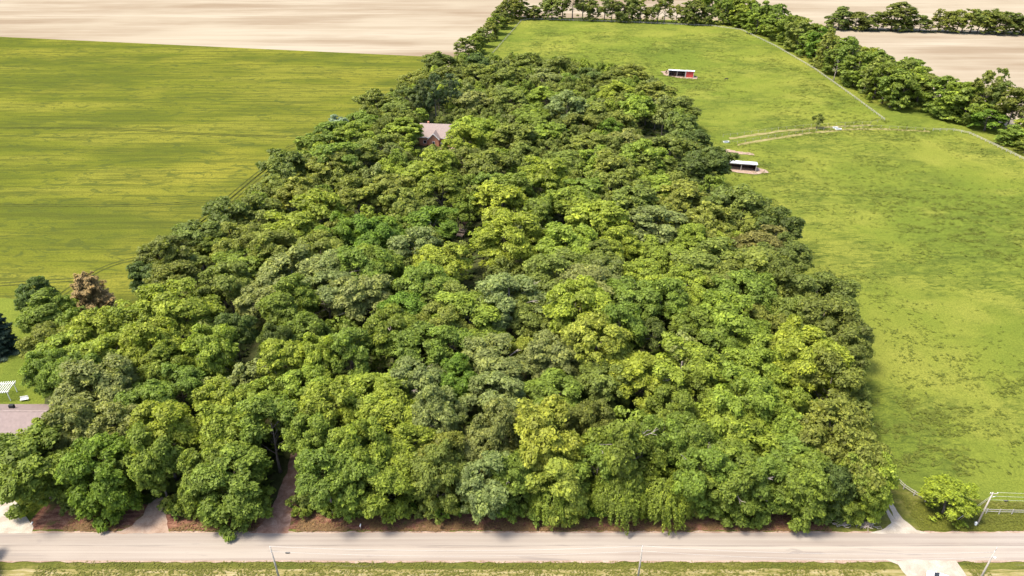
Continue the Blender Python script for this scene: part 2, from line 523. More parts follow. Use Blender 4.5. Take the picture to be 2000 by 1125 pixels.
SHED_A = G(1440, 333); SHED_B = G(1327, 152)
FLAT = [(SHED_A.x, SHED_A.y, 14), (SHED_B.x, SHED_B.y, 16), (G(1418, 158).x, G(1418, 158).y, 3), (G(1640, 252).x, G(1640, 252).y, 4), (G(1597, 250).x, G(1597, 250).y, 2),
        (G(1415, 278).x, G(1415, 278).y, 4)]
for k in range(24):
    a = G(1410 + k * 14, 268 - k * 1.35); FLAT.append((a.x, a.y, 3))
    a = G(1440 + k * 16.6, 281 - min(k, 13) * 2.1); FLAT.append((a.x, a.y, 3))
TRACKS = ([(1440, 283), (1500, 272.5), (1580, 260), (1650, 253), (1720, 252), (1815, 257)], [(1425, 271), (1520, 257), (1600, 249), (1700, 244.5)])
for tr_ in TRACKS:
    for (ua, va), (ub, vb) in zip(tr_, tr_[1:]):
        for q in range(12):
            a = G(ua + (ub - ua) * q / 12, va + (vb - va) * q / 12); FLAT.append((a.x, a.y, 2.5))
pasture = relief_sheet('pasture', pasture_poly, M['pasture'], 0.04, 1.15, 0.85, 3)

# wood outline in plan
wood_px = [(20, 960), (20, 800), (60, 640), (275, 575), (285, 525), (400, 445), (480, 405), (490, 345), (600, 292), (650, 238), (720, 198), (790, 155),
           (830, 118), (950, 108), (1130, 118), (1270, 140), (1330, 195), (1380, 275), (1425, 345), (1440, 390), (1545, 455), (1550, 535),
           (1645, 595), (1695, 700), (1690, 760), (1738, 860), (1745, 945)]
WOOD = gp(wood_px, 11.0)
WOOD = [(x, max(y, Y_FAR + 4)) for x, y in WOOD]
floor_poly = wobble([(p[0] * 0.985, p[1]) for p in WOOD], 6, 1.5, 2.0)
sheet('forest_floor', floor_poly, M['floor'], 0.09)
litter_poly = wobble([(-98.5, Y_FAR + 0.9), (62, Y_FAR + 0.7), (66, Y_FAR + 4), (60, Y_FAR + 7.5), (-97, Y_FAR + 7.5)], 1.2, 0.55, 5.0)
sheet('leaf_litter_strip', litter_poly, M['litter'], 0.14)
verge_n = wobble([(-330, Y_FAR - .4), (330, Y_FAR - .4), (330, Y_FAR + 8.2), (104, Y_FAR + 8.2), (88, Y_FAR + 10), (77, Y_FAR + 17), (72, Y_FAR + 13), (66, Y_FAR + 5), (62, Y_FAR + 1.0), (-330, Y_FAR + 1.0)], 2.0, 0.3, 6.0)
sheet('roadside_verge_north', verge_n, M['verge'], 0.135)
verge_s = [(-330, Y_NEAR + .4), (330, Y_NEAR + .4), (330, 40), (-330, 40)]
sheet('roadside_verge_south', verge_s, M['verge'], 0.05)
straw_poly = wobble([(-330, Y_NEAR - 1.9), (330, Y_NEAR - 1.9), (330, Y_NEAR - 3.9), (-330, Y_NEAR - 3.9)], 2.5, 0.5, 8.0)
sheet('dry_grass_strip', straw_poly, M['straw'], 0.07)
sheet('road_shoulder', wobble([(-400, Y_NEAR - .35), (400, Y_NEAR - .35), (400, Y_FAR + .45), (-400, Y_FAR + .45)], 0.9, 0.42, 19.0), M['dirtpale'], 0.15)
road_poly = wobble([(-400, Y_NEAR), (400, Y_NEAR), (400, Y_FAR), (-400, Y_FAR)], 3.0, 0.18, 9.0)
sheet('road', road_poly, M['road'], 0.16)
for nm, px, mt, z in (
    ('dirt_driveway', [(488, 1043), (512, 1026), (532, 990), (548, 955), (560, 925), (568, 880), (594, 880), (584, 930), (577, 965), (571, 1005), (562, 1043)], 'dirt', 0.168),
    ('gravel_driveway', [(228, 1043), (258, 1028), (278, 1008), (292, 985), (300, 960), (322, 960), (322, 985), (326, 1010), (330, 1043)], 'dirtpale', 0.166),
    ('gravel_lot', [(-200, 1043), (62, 1043), (66, 1030), (50, 1010), (36, 985), (20, 960), (-20, 930), (-200, 930)], 'gravel', 0.164),
    ('gravel_apron', [(1728, 1095), (1752, 1104), (1772, 1130), (1780, 1190), (1905, 1190), (1890, 1130), (1872, 1104), (1866, 1095)], 'gravel', 0.165),
):
    sheet(nm, wobble(gp(px), 1.2, 0.35, z * 50), M[mt], z)
for tr_ in TRACKS:
    up_, lo_ = [], []
    for k, (u, v) in enumerate(tr_):
        p = G(u, v); up_.append((p.x, p.y + 1.3)); lo_.append((p.x, p.y - 1.3))
    sheet('worn_path', wobble(up_ + lo_[::-1], 3.0, 0.9, 7.7), M['straw'], 0.06)
# two-rut farm track
for nm, px in (('farm_track', [(1690, 1043), (1722, 1036), (1742, 1022), (1748, 1016), (1758, 1012), (1772, 1022), (1790, 1036), (1818, 1043)]),
               ('farm_track_rut', [(1742, 1024), (1734, 1008), (1727, 992), (1731, 990), (1740, 1004), (1750, 1018)]),
               ('farm_track_rut', [(1750, 1018), (1742, 1002), (1734, 984), (1726, 960), (1731, 958), (1742, 982), (1752, 1000), (1764, 1016)])):
    sheet(nm, wobble(gp(px), 1.0, 0.2, 3.3), M['gravel'], 0.166 if nm == 'farm_track' else 0.162)
# bare dirt by the shelters
for px in ([(1386, 322), (1400, 330), (1440, 338), (1475, 341), (1500, 338), (1498, 333), (1480, 328), (1440, 322), (1410, 316), (1390, 314)],
           [(1290, 140), (1300, 148), (1330, 153), (1362, 155), (1362, 150), (1330, 146), (1305, 138)],
           [(1408, 292), (1440, 293), (1470, 300), (1474, 304), (1448, 302), (1412, 298)],
           [(826, 282), (850, 290), (880, 300), (900, 302), (895, 290), (868, 281), (846, 277)]):
    sheet('bare_dirt_patch', wobble(gp(px), 2.0, 0.9, px[0][0]), M['dirtpale'], 0.20)
sheet('hedge_bank', wobble(gp([(1618, 57.0), (1700, 57.6), (1850, 61.5), (2100, 67), (2100, 69.5), (1850, 64.5), (1700, 61), (1630, 58.6)]), 6, 1.5, 4), M['floor'], 0.05)

def ruts(px, w=0.55, gap=1.9):
    pts = [Vector(p) for p in gp(px)]
    for sgn in (-1, 1):
        L, Rr = [], []
        for k, p in enumerate(pts):
            d = (pts[min(k + 1, len(pts) - 1)] - pts[max(k - 1, 0)]).normalized(); nn = Vector((-d.y, d.x))
            c = p + nn * sgn * gap / 2
            L.append(tuple(c + nn * w / 2)); Rr.append(tuple(c - nn * w / 2))
        sheet('tractor_track', L + Rr[::-1], M['rut'], 0.07)
def smooth(px, n=6):
    out = []
    for i in range(len(px) - 1):
        p0, p1, p2, p3 = (Vector(px[max(0, min(len(px) - 1, i + k))]) for k in (-1, 0, 1, 2))
        for q in range(n):
            t = q / n
            out.append(0.5 * ((2 * p1) + (p2 - p0) * t + (2 * p0 - 5 * p1 + 4 * p2 - p3) * t * t + (3 * p1 - p0 - 3 * p2 + p3) * t ** 3))
    return out + [Vector(px[-1])]
for px in ([(110, 584), (140, 562), (175, 538), (215, 519), (262, 506), (320, 494)], [(345, 470), (420, 418), (470, 376), (520, 334), (566, 302), (610, 283), (650, 262), (700, 228), (760, 182)],
           [(560, 310), (590, 296), (604, 288), (602, 280), (588, 279), (560, 290)], [(380, 440), (440, 392), (500, 342), (545, 310)], [(0, 556), (60, 552), (140, 547), (190, 545)], [(-60, 400), (150, 402), (300, 400), (420, 392)], [(-60, 250), (200, 251), (400, 262), (560, 268)]):
    ruts(smooth(px), 0.7 if px[0][1] > 300 else 0.9)

# ------------------------------------------------------------------ tree meshes
def unit(v):
    return v / (np.linalg.norm(v, axis=-1, keepdims=True) + 1e-9)
def leaves_mesh(name, pos, nrm, along, ln, wd, tone, mat, puff):
    """one folded diamond per leaf spray"""
    nrm = unit(nrm)
    along = unit(along - nrm * (along * nrm).sum(1, keepdims=True))
    side = np.cross(nrm, along)
    n = len(pos)
    co = np.empty((n, 4, 3))
    L, W = ln[:, None], wd[:, None]
    co[:, 0] = pos - along * L * 0.5
    co[:, 1] = pos + side * W * 0.5 + nrm * W * 0.12 - along * L * 0.08
    co[:, 2] = pos + along * L * 0.5 - nrm * L * 0.14
    co[:, 3] = pos - side * W * 0.5 + nrm * W * 0.12 - along * L * 0.08
    q = np.arange(n * 4).reshape(n, 4)[:, [0, 3, 2, 1]]
    return npmesh(name, co.reshape(-1, 3), q, mat,
                  {'tone': ('FLOAT', np.repeat(tone, 4)), 'puff': ('FLOAT_VECTOR', np.repeat(puff, 4, 0))})

def crown_puffs(rg, Rx, zc, up, dn, nlobe=10, per=9, flat=1.0):
    """centres, radii and outward axes of leaf sprays gathered in uneven lobes"""
    out = []
    ga = math.pi * (3 - math.sqrt(5))
    sk = rg.normal(size=2) * 0.10 * Rx
    for i in range(nlobe):
        t = (i + 0.5) / nlobe
        zz = 1 - t * 1.45 + rg.uniform(-.12, .12)
        zz = min(1, zz)
        rr = math.sqrt(max(0, 1 - zz * zz))
        a = i * ga + rg.uniform(-0.8, 0.8)
        k = rg.uniform(0.55, 0.86)
        c = np.array([math.cos(a) * rr * Rx * k + sk[0] * zz, math.sin(a) * rr * Rx * k + sk[1] * zz, zc + (zz * up if zz > 0 else zz * dn) * k])
        lr = Rx * rg.uniform(0.30, 0.46)
        axis = unit(c - np.array([0, 0, zc - 2.0]))
        for j in range(int(per * rg.uniform(.75, 1.25))):
            d = unit(rg.normal(size=3) + axis * 0.7 + np.array([0, 0, 0.30]))
            pr = Rx * rg.choice([0.07, 0.10, 0.15, 0.19]) * rg.uniform(.8, 1.15)
            p = c + d * lr * rg.uniform(0.55, 1.05) * np.array([1, 1, 0.95 * flat])
            out.append((p, pr, axis))
    return out
def broad_crown(name, seed, leaf=0.36, dens=1.0, Rx=6.0, zc=10.8, up=7.0, dn=6.0, nlobe=13, per=9, droop=0.35, low=0):
    rg = np.random.default_rng(seed)
    puffs = crown_puffs(rg, Rx, zc, up, dn, nlobe, per)
    for k in range(low):                       # skirts of foliage hanging low
        a = rg.uniform(0, 2 * math.pi); r = Rx * rg.uniform(0.5, 0.95)
        puffs.append((np.array([math.cos(a) * r, math.sin(a) * r, rg.uniform(1.5, zc - 2)]), Rx * rg.uniform(.09, .18), unit(np.array([math.cos(a), math.sin(a), .2]))))
    P_, N_, T_, U_, Al, Ln = [], [], [], [], [], []
    for (c, pr, axis) in puffs:
        n = max(12, int(dens * 12.6 * pr * pr * 0.8 * 1.35 / (leaf * leaf * 0.40)))
        d = unit(rg.normal(size=(n, 3)) + axis * 0.5 + np.array([0, 0, 0.30]))
        # each spray is a ragged, flattened fan reaching outward and drooping at its tip
        ou = unit(np.array([axis[0], axis[1], 0.0]) + rg.normal(size=3) * np.array([.5, .5, .05]))
        sd = np.cross(ou, np.array([0, 0, 1.0]))
        rad = pr * rg.uniform(0.50, 1.22, n)
        q = d * rad[:, None]
        lo = q @ ou; ls = q @ sd; lz = q[:, 2]
        lz = lz * 0.70 - 0.30 * np.clip(lo, 0, None) ** 1.3
        p = c + ou * (lo * 1.45)[:, None] + sd * (ls * 1.05)[:, None] + np.array([0, 0, 1.0]) * lz[:, None]
        pn = unit(d + axis * 0.35 + np.array([0, 0, .15]))
        nn = unit(d * .7 + rg.normal(size=(n, 3)) * 0.60 + np.array([0, 0, 0.45]))
        al = unit(ou * 1.0 + d * .6 + rg.normal(size=(n, 3)) * 0.5 + np.array([0, 0, -droop]))
        P_.append(p); N_.append(nn); U_.append(pn); Al.append(al)
        T_.append(np.clip(0.5 + rg.normal() * 0.15 + rg.normal(size=n) * 0.25, 0, 1))
        Ln.append(leaf * rg.choice([.7, 1.0, 1.0, 1.7], n) * rg.uniform(0.75, 1.3, n))
    P_, N_, U_, Al = map(np.concatenate, (P_, N_, U_, Al)); T_ = np.concatenate(T_); Ln = np.concatenate(Ln)
    flip = (N_ * U_).sum(1) < 0
    N_[flip] *= -1
    return leaves_mesh(name, P_, N_, Al, Ln, Ln * rg.uniform(0.45, 0.75, len(Ln)), T_, M['leaf'], U_)
def weeping_crown(name, seed, leaf=0.46, nst=300):
    rg = np.random.default_rng(seed)
    P_, N_, T_, U_, Al, Ln = [], [], [], [], [], []
    for i in range(nst):
        a = rg.uniform(0, 2 * math.pi); r = 6.0 * math.sqrt(rg.uniform(0.02, 1))
        top = 16.5 - (r / 6.0) ** 2 * 5.5 + rg.normal() * 0.6
        ln = rg.uniform(1.5, 4.5) + (r / 6) * rg.uniform(0, 7.5)
        bot = max(0.8, top - ln)
        n = int((top - bot) * 11)
        t = np.linspace(0, 1, n)
        sway = rg.normal(size=2) * 0.35
        out = np.array([math.cos(a), math.sin(a)])
        x = out[0] * (r + 0.9 * np.sin(t * 1.6) * (r / 6)) + sway[0] * t
        y = out[1] * (r + 0.9 * np.sin(t * 1.6) * (r / 6)) + sway[1] * t
        z = top - (top - bot) * t ** 1.15
        p = np.stack([x, y, z], 1) + rg.normal(size=(n, 3)) * np.array([0.22, 0.22, 0.12])
        pn = unit(np.stack([np.full(n, out[0]), np.full(n, out[1]), 1.3 - 1.2 * t], 1) + rg.normal(size=(n, 3)) * 0.3)
        nn = unit(pn + rg.normal(size=(n, 3)) * 0.5)
        P_.append(p); N_.append(nn); U_.append(pn)
        Al.append(np.tile([out[0] * 0.25, out[1] * 0.25, -1.0], (n, 1)) + rg.normal(size=(n, 3)) * 0.3)
        T_.append(np.clip(0.5 + rg.normal() * 0.25 + rg.normal(size=n) * 0.22, 0, 1)); Ln.append(leaf * rg.uniform(0.8, 1.5, n))
    P_, N_, U_, Al = map(np.concatenate, (P_, N_, U_, Al)); T_ = np.concatenate(T_); Ln = np.concatenate(Ln)
    flip = (N_ * U_).sum(1) < 0
    N_[flip] *= -1
    return leaves_mesh(name, P_, N_, Al, Ln, Ln * 0.42, T_, M['leaf'], U_)
def conifer_crown(name, seed, H=18.0, Rb=4.2, z0=1.5, layers=15, pine=False, ex=0.6):
    rg = np.random.default_rng(seed)
    P_, N_, T_, U_, Al, Ln = [], [], [], [], [], []
    for i in range(layers):
        t = i / (layers - 1)
        z = z0 + (H - z0 - 0.3) * t
        r = Rb * ((1 - t) ** (ex if pine else 0.85) * 0.95 + 0.06) * rg.uniform(0.8, 1.1)
        nb = max(5, int(11 * (1 - 0.45 * t)))
        for b in range(nb):
            a = 2 * math.pi * b / nb + rg.uniform(-.3, .3) + i
            rl = r * rg.uniform(0.75, 1.12)
            n = int(60 * max(rl, 0.8) * (0.8 if pine else 1.0))
            s = rg.uniform(0.12, 1, n) ** 0.75
            w = 0.34 * rl * (1 - s * 0.55)
            off = rg.uniform(-1, 1, n) * w
            dirx, diry = math.cos(a), math.sin(a)
            dz = (-0.30 * s * rl + 0.22 * rl * s ** 3) if not pine else (0.18 * s * rl)
            p = np.stack([dirx * s * rl - diry * off, diry * s * rl + dirx * off, z + dz - np.abs(off) * 0.25 + rg.normal(size=n) * (0.10 if not pine else 0.28)], 1)
            nn = unit(np.array([dirx * 0.35, diry * 0.35, 1.0]) + rg.normal(size=(n, 3)) * 0.4)
            P_.append(p); N_.append(nn); U_.append(unit(nn * 0.6 + np.array([dirx, diry, .6])))
            Al.append(np.stack([dirx - diry * off * 2.2, diry + dirx * off * 2.2, np.full(n, -0.25)], 1) + rg.normal(size=(n, 3)) * .2)
            T_.append(np.clip(0.25 + 0.5 * s + rg.normal(size=n) * 0.15, 0, 1)); Ln.append(rg.uniform(0.4, 0.75, n))
    P_, N_, U_, Al = map(np.concatenate, (P_, N_, U_, Al)); T_ = np.concatenate(T_); Ln = np.concatenate(Ln)
    return leaves_mesh(name, P_, N_, Al, Ln, Ln * 0.36, T_, M['needle'], U_)
def trunk_mesh(name, seed, H=18.0, r0=0.34, limbs=9, top=0.72, mat=None, spread=3.6, zmin=0.28):
    rg = random.Random(seed)
    mb = MB()
    pts, x, y = [], 0, 0
    for k in range(7):
        pts.append((x, y, H * top * k / 6 - (0.25 if k == 0 else 0)))
        x += rg.uniform(-.25, .25); y += rg.uniform(-.25, .25)
    mb.tube(pts, [r0 * 1.45] + [r0 * (1 - 0.13 * k) for k in range(1, 7)], 7)
    for k in range(limbs):
        f = rg.uniform(zmin, 0.9); i = min(5, int(f * 6)); q = f * 6 - i
        b = Vector(pts[i]).lerp(Vector(pts[i + 1]), q)
        a = k * 2.4 + rg.uniform(-.4, .4); L = spread * rg.uniform(0.7, 1.25) * (1.15 - 0.5 * f)
        d = Vector((math.cos(a), math.sin(a), rg.uniform(0.35, 0.9)))
        m1 = b + d * L * 0.45 + Vector((0, 0, .2)); e = b + d * L + Vector((rg.uniform(-.4, .4), rg.uniform(-.4, .4), rg.uniform(.2, 1.0)))
        rr = r0 * (0.48 - 0.25 * f)
        mb.tube([b, m1, e], [rr, rr * .7, rr * .25], 5)
        for s_ in (-1, 1):
            a2 = a + s_ * rg.uniform(.4, .9)
            e2 = m1 + Vector((math.cos(a2), math.sin(a2), rg.uniform(.3, .9))) * L * 0.5
            mb.tube([m1, e2], [rr * .5, rr * .16], 4)
    return mb.mesh(name, mat or M['bark'], True)
def bare_branches(name, seed):
    """dead twigs that poke out of a crown"""
    rg = random.Random(seed); mb = MB()
    mb.tube([(0, 0, 6), (0.1, 0, 10), (0, .1, 14)], [.22, .18, .12], 5)
    for k in range(7):
        a = rg.uniform(0, 6.28); b = Vector((math.cos(a) * 3.2, math.sin(a) * 3.2, rg.uniform(8, 14)))
        e = b + Vector((math.cos(a) * 2.6, math.sin(a) * 2.6, rg.uniform(-.5, 2.2)))
        mb.tube([(0, 0, b.z - 1.2), b, e], [.13, .08, .03], 4)
        for q in range(4):
            p = b.lerp(e, rg.uniform(.2, .9)); a2 = a + rg.uniform(-1.2, 1.2)
            mb.tube([p, p + Vector((math.cos(a2), math.sin(a2), rg.uniform(-.2, .9))) * rg.uniform(.7, 1.6)], [.045, .02], 3)
    return mb.mesh(name, M['deadwood'])

NEAR = [broad_crown('crown', 100 + k, 0.46, 1.0, nlobe=(12, 14, 11, 13)[k % 4], per=19, droop=(.35, .6, .2, .45)[k % 4], low=(0, 16, 0, 10)[k % 4]) for k in range(7)]
FRONT = [broad_crown('crown', 150 + k, 0.46, 1.0, nlobe=14, per=18, zc=10.0, dn=8.5, droop=.6, low=60) for k in range(5)]
FAR = [broad_crown('crown', 200 + k, 0.62, 1.1, nlobe=(11, 14, 12)[k % 3], per=15) for k in range(7)]
HEDGE = [broad_crown('crown', 260 + k, 0.70, 1.0, Rx=5.2, zc=(9.0, 9.6, 8.6)[k % 3], up=(8.5, 8, 8.8)[k % 3], dn=8.5, nlobe=12, per=13, low=(40, 24, 50)[k % 3]) for k in range(6)]
OPEN = [broad_crown('crown', 300 + k, 0.66, 0.8, Rx=5.0, zc=10.4, up=7.5, dn=7.5, nlobe=11, per=11, low=8) for k in range(4)]
WEEP = [weeping_crown('crown', 330 + k) for k in range(2)]
SPRUCE = conifer_crown('crown', 350, 18, 4.4, 1.0, 17)
PINE = [conifer_crown('crown', 352 + k, 18, 4.6, 3.5 + 3 * k, 12 - 2 * k, True) for k in range(2)]
PINEB = conifer_crown('crown', 357, 18, 4.6, 2.0, 15, True, 0.34)
LONE = broad_crown('crown', 390, 0.46, 0.62, Rx=6, zc=10.6, up=7, dn=7, nlobe=16, per=13, low=24)
SHRUB = [broad_crown('foliage', 370 + k, 0.34, 1.0, Rx=1.8, zc=1.2, up=1.3, dn=0.8, nlobe=7, per=14) for k in range(4)]
TRUNK = [trunk_mesh('trunk', 400 + k) for k in range(5)]
TRUNKC = trunk_mesh('trunk', 410, 18, 0.26, 0, 0.93)
TRUNKB = trunk_mesh('trunk', 411, 18, 0.40, 7, 0.9, None, 2.6, 0.45)
TRUNKS = trunk_mesh('stem', 412, 2.4, 0.07, 6, 0.7, None, 0.9, 0.1)
TWIGS = [bare_branches('dead_branches', 420 + k) for k in range(3)]

COLS = {  # leaf base colours by kind of foliage, with words
    'L': ((0.209, 0.257, 0.029), 'bright yellow-green'),
    'G': ((0.151, 0.199, 0.026), 'mid-green'),
    'E': ((0.128, 0.196, 0.020), 'vivid grass-green'),
    'O': ((0.166, 0.191, 0.032), 'olive-green'),
    'S': ((0.189, 0.216, 0.061), 'greyish sage-green'),
    'D': ((0.093, 0.127, 0.026), 'dark green'),
    'Y': ((0.247, 0.278, 0.038), 'golden lime'),
    'B': ((0.156, 0.157, 0.042), 'brownish'),
    'K': ((0.131, 0.155, 0.028), 'dark olive'),
    'W': ((0.272, 0.318, 0.200), 'silvery pale'),
}
TREES = []   # dicts for labelling
def add_tree(x, y, H, Rr, colr, crown, trunk, name='broadleaf_tree', baseH=18.0, baseR=6.0, twigs=None, jit=0.10, z=0.0, lean=None):
    e = empty(name, (x, y, z), rnd.uniform(0, 6.283))
    e.scale = (Rr / baseR, Rr / baseR, H / baseH)
    if lean: e.rotation_euler = (lean[0], lean[1], e.rotation_euler.z)
    c = obj('crown', crown, e)
    b = COLS[colr][0] if isinstance(colr, str) else colr
    k = 1 + rnd.uniform(-jit, jit); hsh = rnd.uniform(-jit, jit) * 0.8
    c.color = (b[0] * k * (1 + hsh), b[1] * k, b[2] * k * (1 - hsh), 1)
    if trunk: obj('trunk', trunk, e)
    if twigs: obj('dead_branches', twigs, e)
    return e

# crowns of the wood: survey mark of the crown centre, radius mark, foliage kind
CR = """98 618 42 G|105 676 40 O|160 740 40 G|60 800 34 G|72 578 26 D|300 545 34 D|345 612 58 L|268 642 42 L|300 682 48 L|182 660 46 L|132 695 48 L|218 697 44 L|98 728 34 G|420 690 42 L|199 758 58 S|
312 728 42 G|350 762 40 G|290 800 48 G|440 795 46 L|462 655 32 D|340 560 46 K|444 602 34 K|385 640 30 O|
568 602 45 G|508 642 36 G|512 588 42 S|445 560 40 O|640 578 46 S|709 582 50 S|652 625 34 G|600 655 40 G|625 690 34 G|685 605 26 G|686 694 44 G|735 722 30 G|566 714 46 L|622 708 34 L|604 770 48 L|645 775 40 L|505 795 44 L|736 790 58 L|784 618 42 E|832 572 50 G|815 692 54 G|862 645 46 O|762 655 44 G|813 753 46 S|556 640 30 G|540 680 28 D|
912 630 64 L|872 592 44 O|995 588 54 S|1032 622 40 O|1140 566 54 S|1128 606 52 L|1232 592 48 G|1290 600 44 G|1212 645 40 G|1159 680 54 Y|1080 704 48 S|1028 692 24 Y|960 714 54 S|886 748 38 E|972 782 48 S|1092 772 50 G|1182 755 44 O|1252 742 52 L|882 690 42 G|986 662 30 L|1040 655 36 O|860 806 36 S|1270 660 30 D|
1332 590 44 L|1448 582 54 G|1424 637 54 L|1502 640 40 O|1599 590 52 K|1616 632 58 K|1660 702 38 K|1545 685 44 L|1490 702 48 L|1402 702 40 G|1328 728 58 L|1470 735 48 L|1580 710 54 L|1616 752 50 O|1440 792 54 L|1522 792 44 L|1362 782 40 G|1660 780 30 K|1366 640 40 G|1545 630 36 O|
548 332 44 K|632 332 48 O|692 312 44 O|530 372 34 O|590 386 40 O|699 386 58 O|622 416 44 L|502 422 40 K|442 432 44 K|560 454 50 L|472 482 40 O|540 492 44 O|384 472 44 K|332 504 44 K|423 492 30 G|482 522 48 G|622 500 40 O|666 464 34 E|722 470 44 E|572 542 54 S|352 536 44 O|642 536 44 S|712 532 50 G|650 470 28 O|
748 371 54 O|840 342 44 L|862 372 38 G|909 322 48 K|962 328 44 O|957 362 28 G|1060 348 52 L|1005 372 36 G|976 397 54 L|844 438 46 E|738 460 44 E|1000 468 74 L|932 492 48 G|863 517 48 L|808 492 44 S|732 532 44 G|1102 402 40 G|1132 382 48 G|1136 426 50 L|1112 482 48 L|1082 540 52 O|1152 522 48 O|832 560 42 G|780 410 34 O|1060 420 34 G|
1192 332 48 O|1262 320 48 O|1212 372 40 O|1282 372 48 L|1332 392 48 O|1372 330 46 D|1432 402 42 K|1232 402 44 O|1172 436 54 L|1276 444 58 S|1382 442 44 O|1458 408 44 K|1520 446 38 D|1350 472 30 L|1416 476 30 L|1492 482 48 B|1530 502 38 K|1312 502 48 L|1202 492 44 L|1392 522 58 O|1482 532 56 O|1528 556 36 K|1262 552 44 L|1352 556 40 L|1182 552 40 S|1430 560 40 O|
855 124 42 K|932 124 32 D|938 147 48 O|812 158 32 O|1002 152 44 O|800 196 36 D|730 204 34 O|770 216 32 O|700 242 34 G|656 247 17 W|642 268 36 G|612 284 28 G|692 272 34 L|788 258 42 L|732 292 44 O|796 306 46 L|662 312 44 G|930 200 40 S|1000 195 44 O|934 256 52 L|1010 272 40 O|1032 232 36 G|862 326 34 L|906 276 32 L|894 292 26 O|846 314 28 O|804 284 30 O|880 150 34 K|
1088 134 48 K|1030 124 44 O|1060 157 34 S|1113 162 24 G|1150 154 28 D|1232 148 44 O|1284 156 36 O|1190 158 30 O|1202 183 42 L|1282 184 34 O|1066 192 40 L|1102 212 34 S|1240 212 64 L|1320 214 36 K|1160 224 44 O|1328 248 32 K|1040 240 38 G|1070 265 44 L|1142 248 40 K|1150 285 48 O|1222 277 30 S|1192 258 20 E|1252 312 44 L|1312 296 38 K|1352 276 28 D|1386 318 40 D|1210 245 30 O|1100 320 40 O|1160 318 30 L|1020 310 30 O|
67 900 66 G|184 935 54 E|317 852 56 L|300 900 46 G|433 852 56 L|448 948 60 G|528 838 52 G|612 868 42 G|640 805 52 L|632 955 50 G|240 850 44 S|150 830 44 S|398 928 42 G|
768 820 56 L|704 880 46 L|804 882 48 L|682 952 48 G|756 928 52 L|850 832 42 S|862 892 44 O|930 882 48 S|850 955 44 O|940 960 48 S|980 842 38 S|1067 852 58 Y|1092 932 48 Y|1222 880 54 G|1000 925 42 G|1150 830 40 K|1165 910 40 G|
1433 836 64 L|1350 862 48 G|1440 930 56 G|1566 902 58 G|1582 965 52 G|1502 962 44 G|1633 846 56 O|1672 905 52 O|1682 952 44 G|1718 952 36 L|1648 985 36 D|1530 850 44 L|1310 810 44 G|1290 870 40 G|1390 960 44 G"""
KEEP = [  # things that must stay in view: u0,u1,v0,v1, and how far they stand
    (824, 872, 240, 281, G(845, 290).y), (893, 910, 424, 458, G(903, 460).y), (520, 576, 928, 1040, 140), (262, 322, 998, 1040, 130),
    (0, 70, 782, 815, G(40, 830).y), (0, 40, 992, 1040, 125), (0, 30, 690, 775, G(20, 760).y), (1422, 1476, 308, 338, SHED_A.y),
    (1300, 1358, 132, 154, SHED_B.y)]
GAPS = [(920, 548, 40), (455, 640, 26), (1288, 690, 24), (1272, 262, 26), (664, 506, 16), (1082, 440, 18), (500, 700, 22), (850, 215, 26), (1450, 735, 12), (838, 790, 14), (1160, 860, 14)]
placed = []
HOUSE_AT = G(850, 284)
def blocks(x, y, H, Rr):
    if abs(x - HOUSE_AT.x - 2) < 8.5 + Rr * .4 and -5 < y - HOUSE_AT.y < 11 + Rr * .5: return True
    u, v, zc = P(x, y, H * 0.62)
    r = Rr * FOC / zc; rv = 0.40 * H * FOC / zc
    for (u0, u1, v0, v1, yy) in KEEP:
        e = 1.1 if u0 == 824 else 1.0
        if y < yy and u + r * e > u0 and u - r * e < u1 and v + rv > v0 and v - rv * e < v1: return True
    return False
dropped = 0
for tok in CR.replace('\n', '').split('|'):
    u, v, r, cc = tok.split(); u, v, r = float(u), float(v), float(r)
    u += rnd.uniform(-3, 3)
    if v > 540 and r < 37 and cc in 'GOLK' and 200 < u < 1640 and rnd.random() < .7: continue
    far = v < 480
    H = rnd.uniform(15.0, 20.5) + (1.8 if r > 50 else 0)
    if v > 900: H = 16.5 + rnd.uniform(-2, 2)
    if r < 32: H *= 0.86
    p = G(u, v, H * 0.62)
    if p.y < Y_FAR + 4.5: p.y = Y_FAR + 4.5 + rnd.uniform(0, 2)
    zc = P(p.x, p.y, H * 0.62)[2]
    Rr = min(9.6, max(3.6, r * zc / FOC * (1.13 if v > 520 else 1.12)))
    if blocks(p.x, p.y, H, Rr * 0.75): dropped += 1; continue
    placed.append((p.x, p.y, H, Rr, cc, u, v, True))
# the wood between the surveyed crowns
PX = np.array([(a[0], a[1], a[3]) for a in placed])
xs = [p[0] for p in WOOD]; ys = [p[1] for p in WOOD]
fill = []
for k in range(9000):
    x, y = rnd.uniform(min(xs), max(xs)), rnd.uniform(Y_FAR + 6, max(ys))
    if not inpoly(np.array(x), np.array(y), WOOD): continue
    Rr = rnd.uniform(4.0, 5.8)
    if edgedist(np.array(x), np.array(y), WOOD) < Rr * 0.75: continue
    d = np.hypot(PX[:, 0] - x, PX[:, 1] - y)
    if (d < 0.74 * (PX[:, 2] + Rr)).any(): continue
    H = rnd.uniform(11.0, 14.5)
    if blocks(x, y, H, Rr): continue
    u, v, zc = P(x, y, H * 0.62)
    if any(math.hypot(u - a, (v - b) * 1.2) < c + Rr * FOC / zc * 0.5 for a, b, c in GAPS): continue
    cc = rnd.choice('OOKGGLKS')
    fill.append((x, y, H, Rr, cc, u, v, False))
    PX = np.vstack([PX, (x, y, Rr)])
print('annotated', len(placed), 'dropped', dropped, 'fill', len(fill))
weep_spots = [(1085, 1000, 46), (1215, 975, 52), (1295, 968, 52), (1340, 990, 30)]
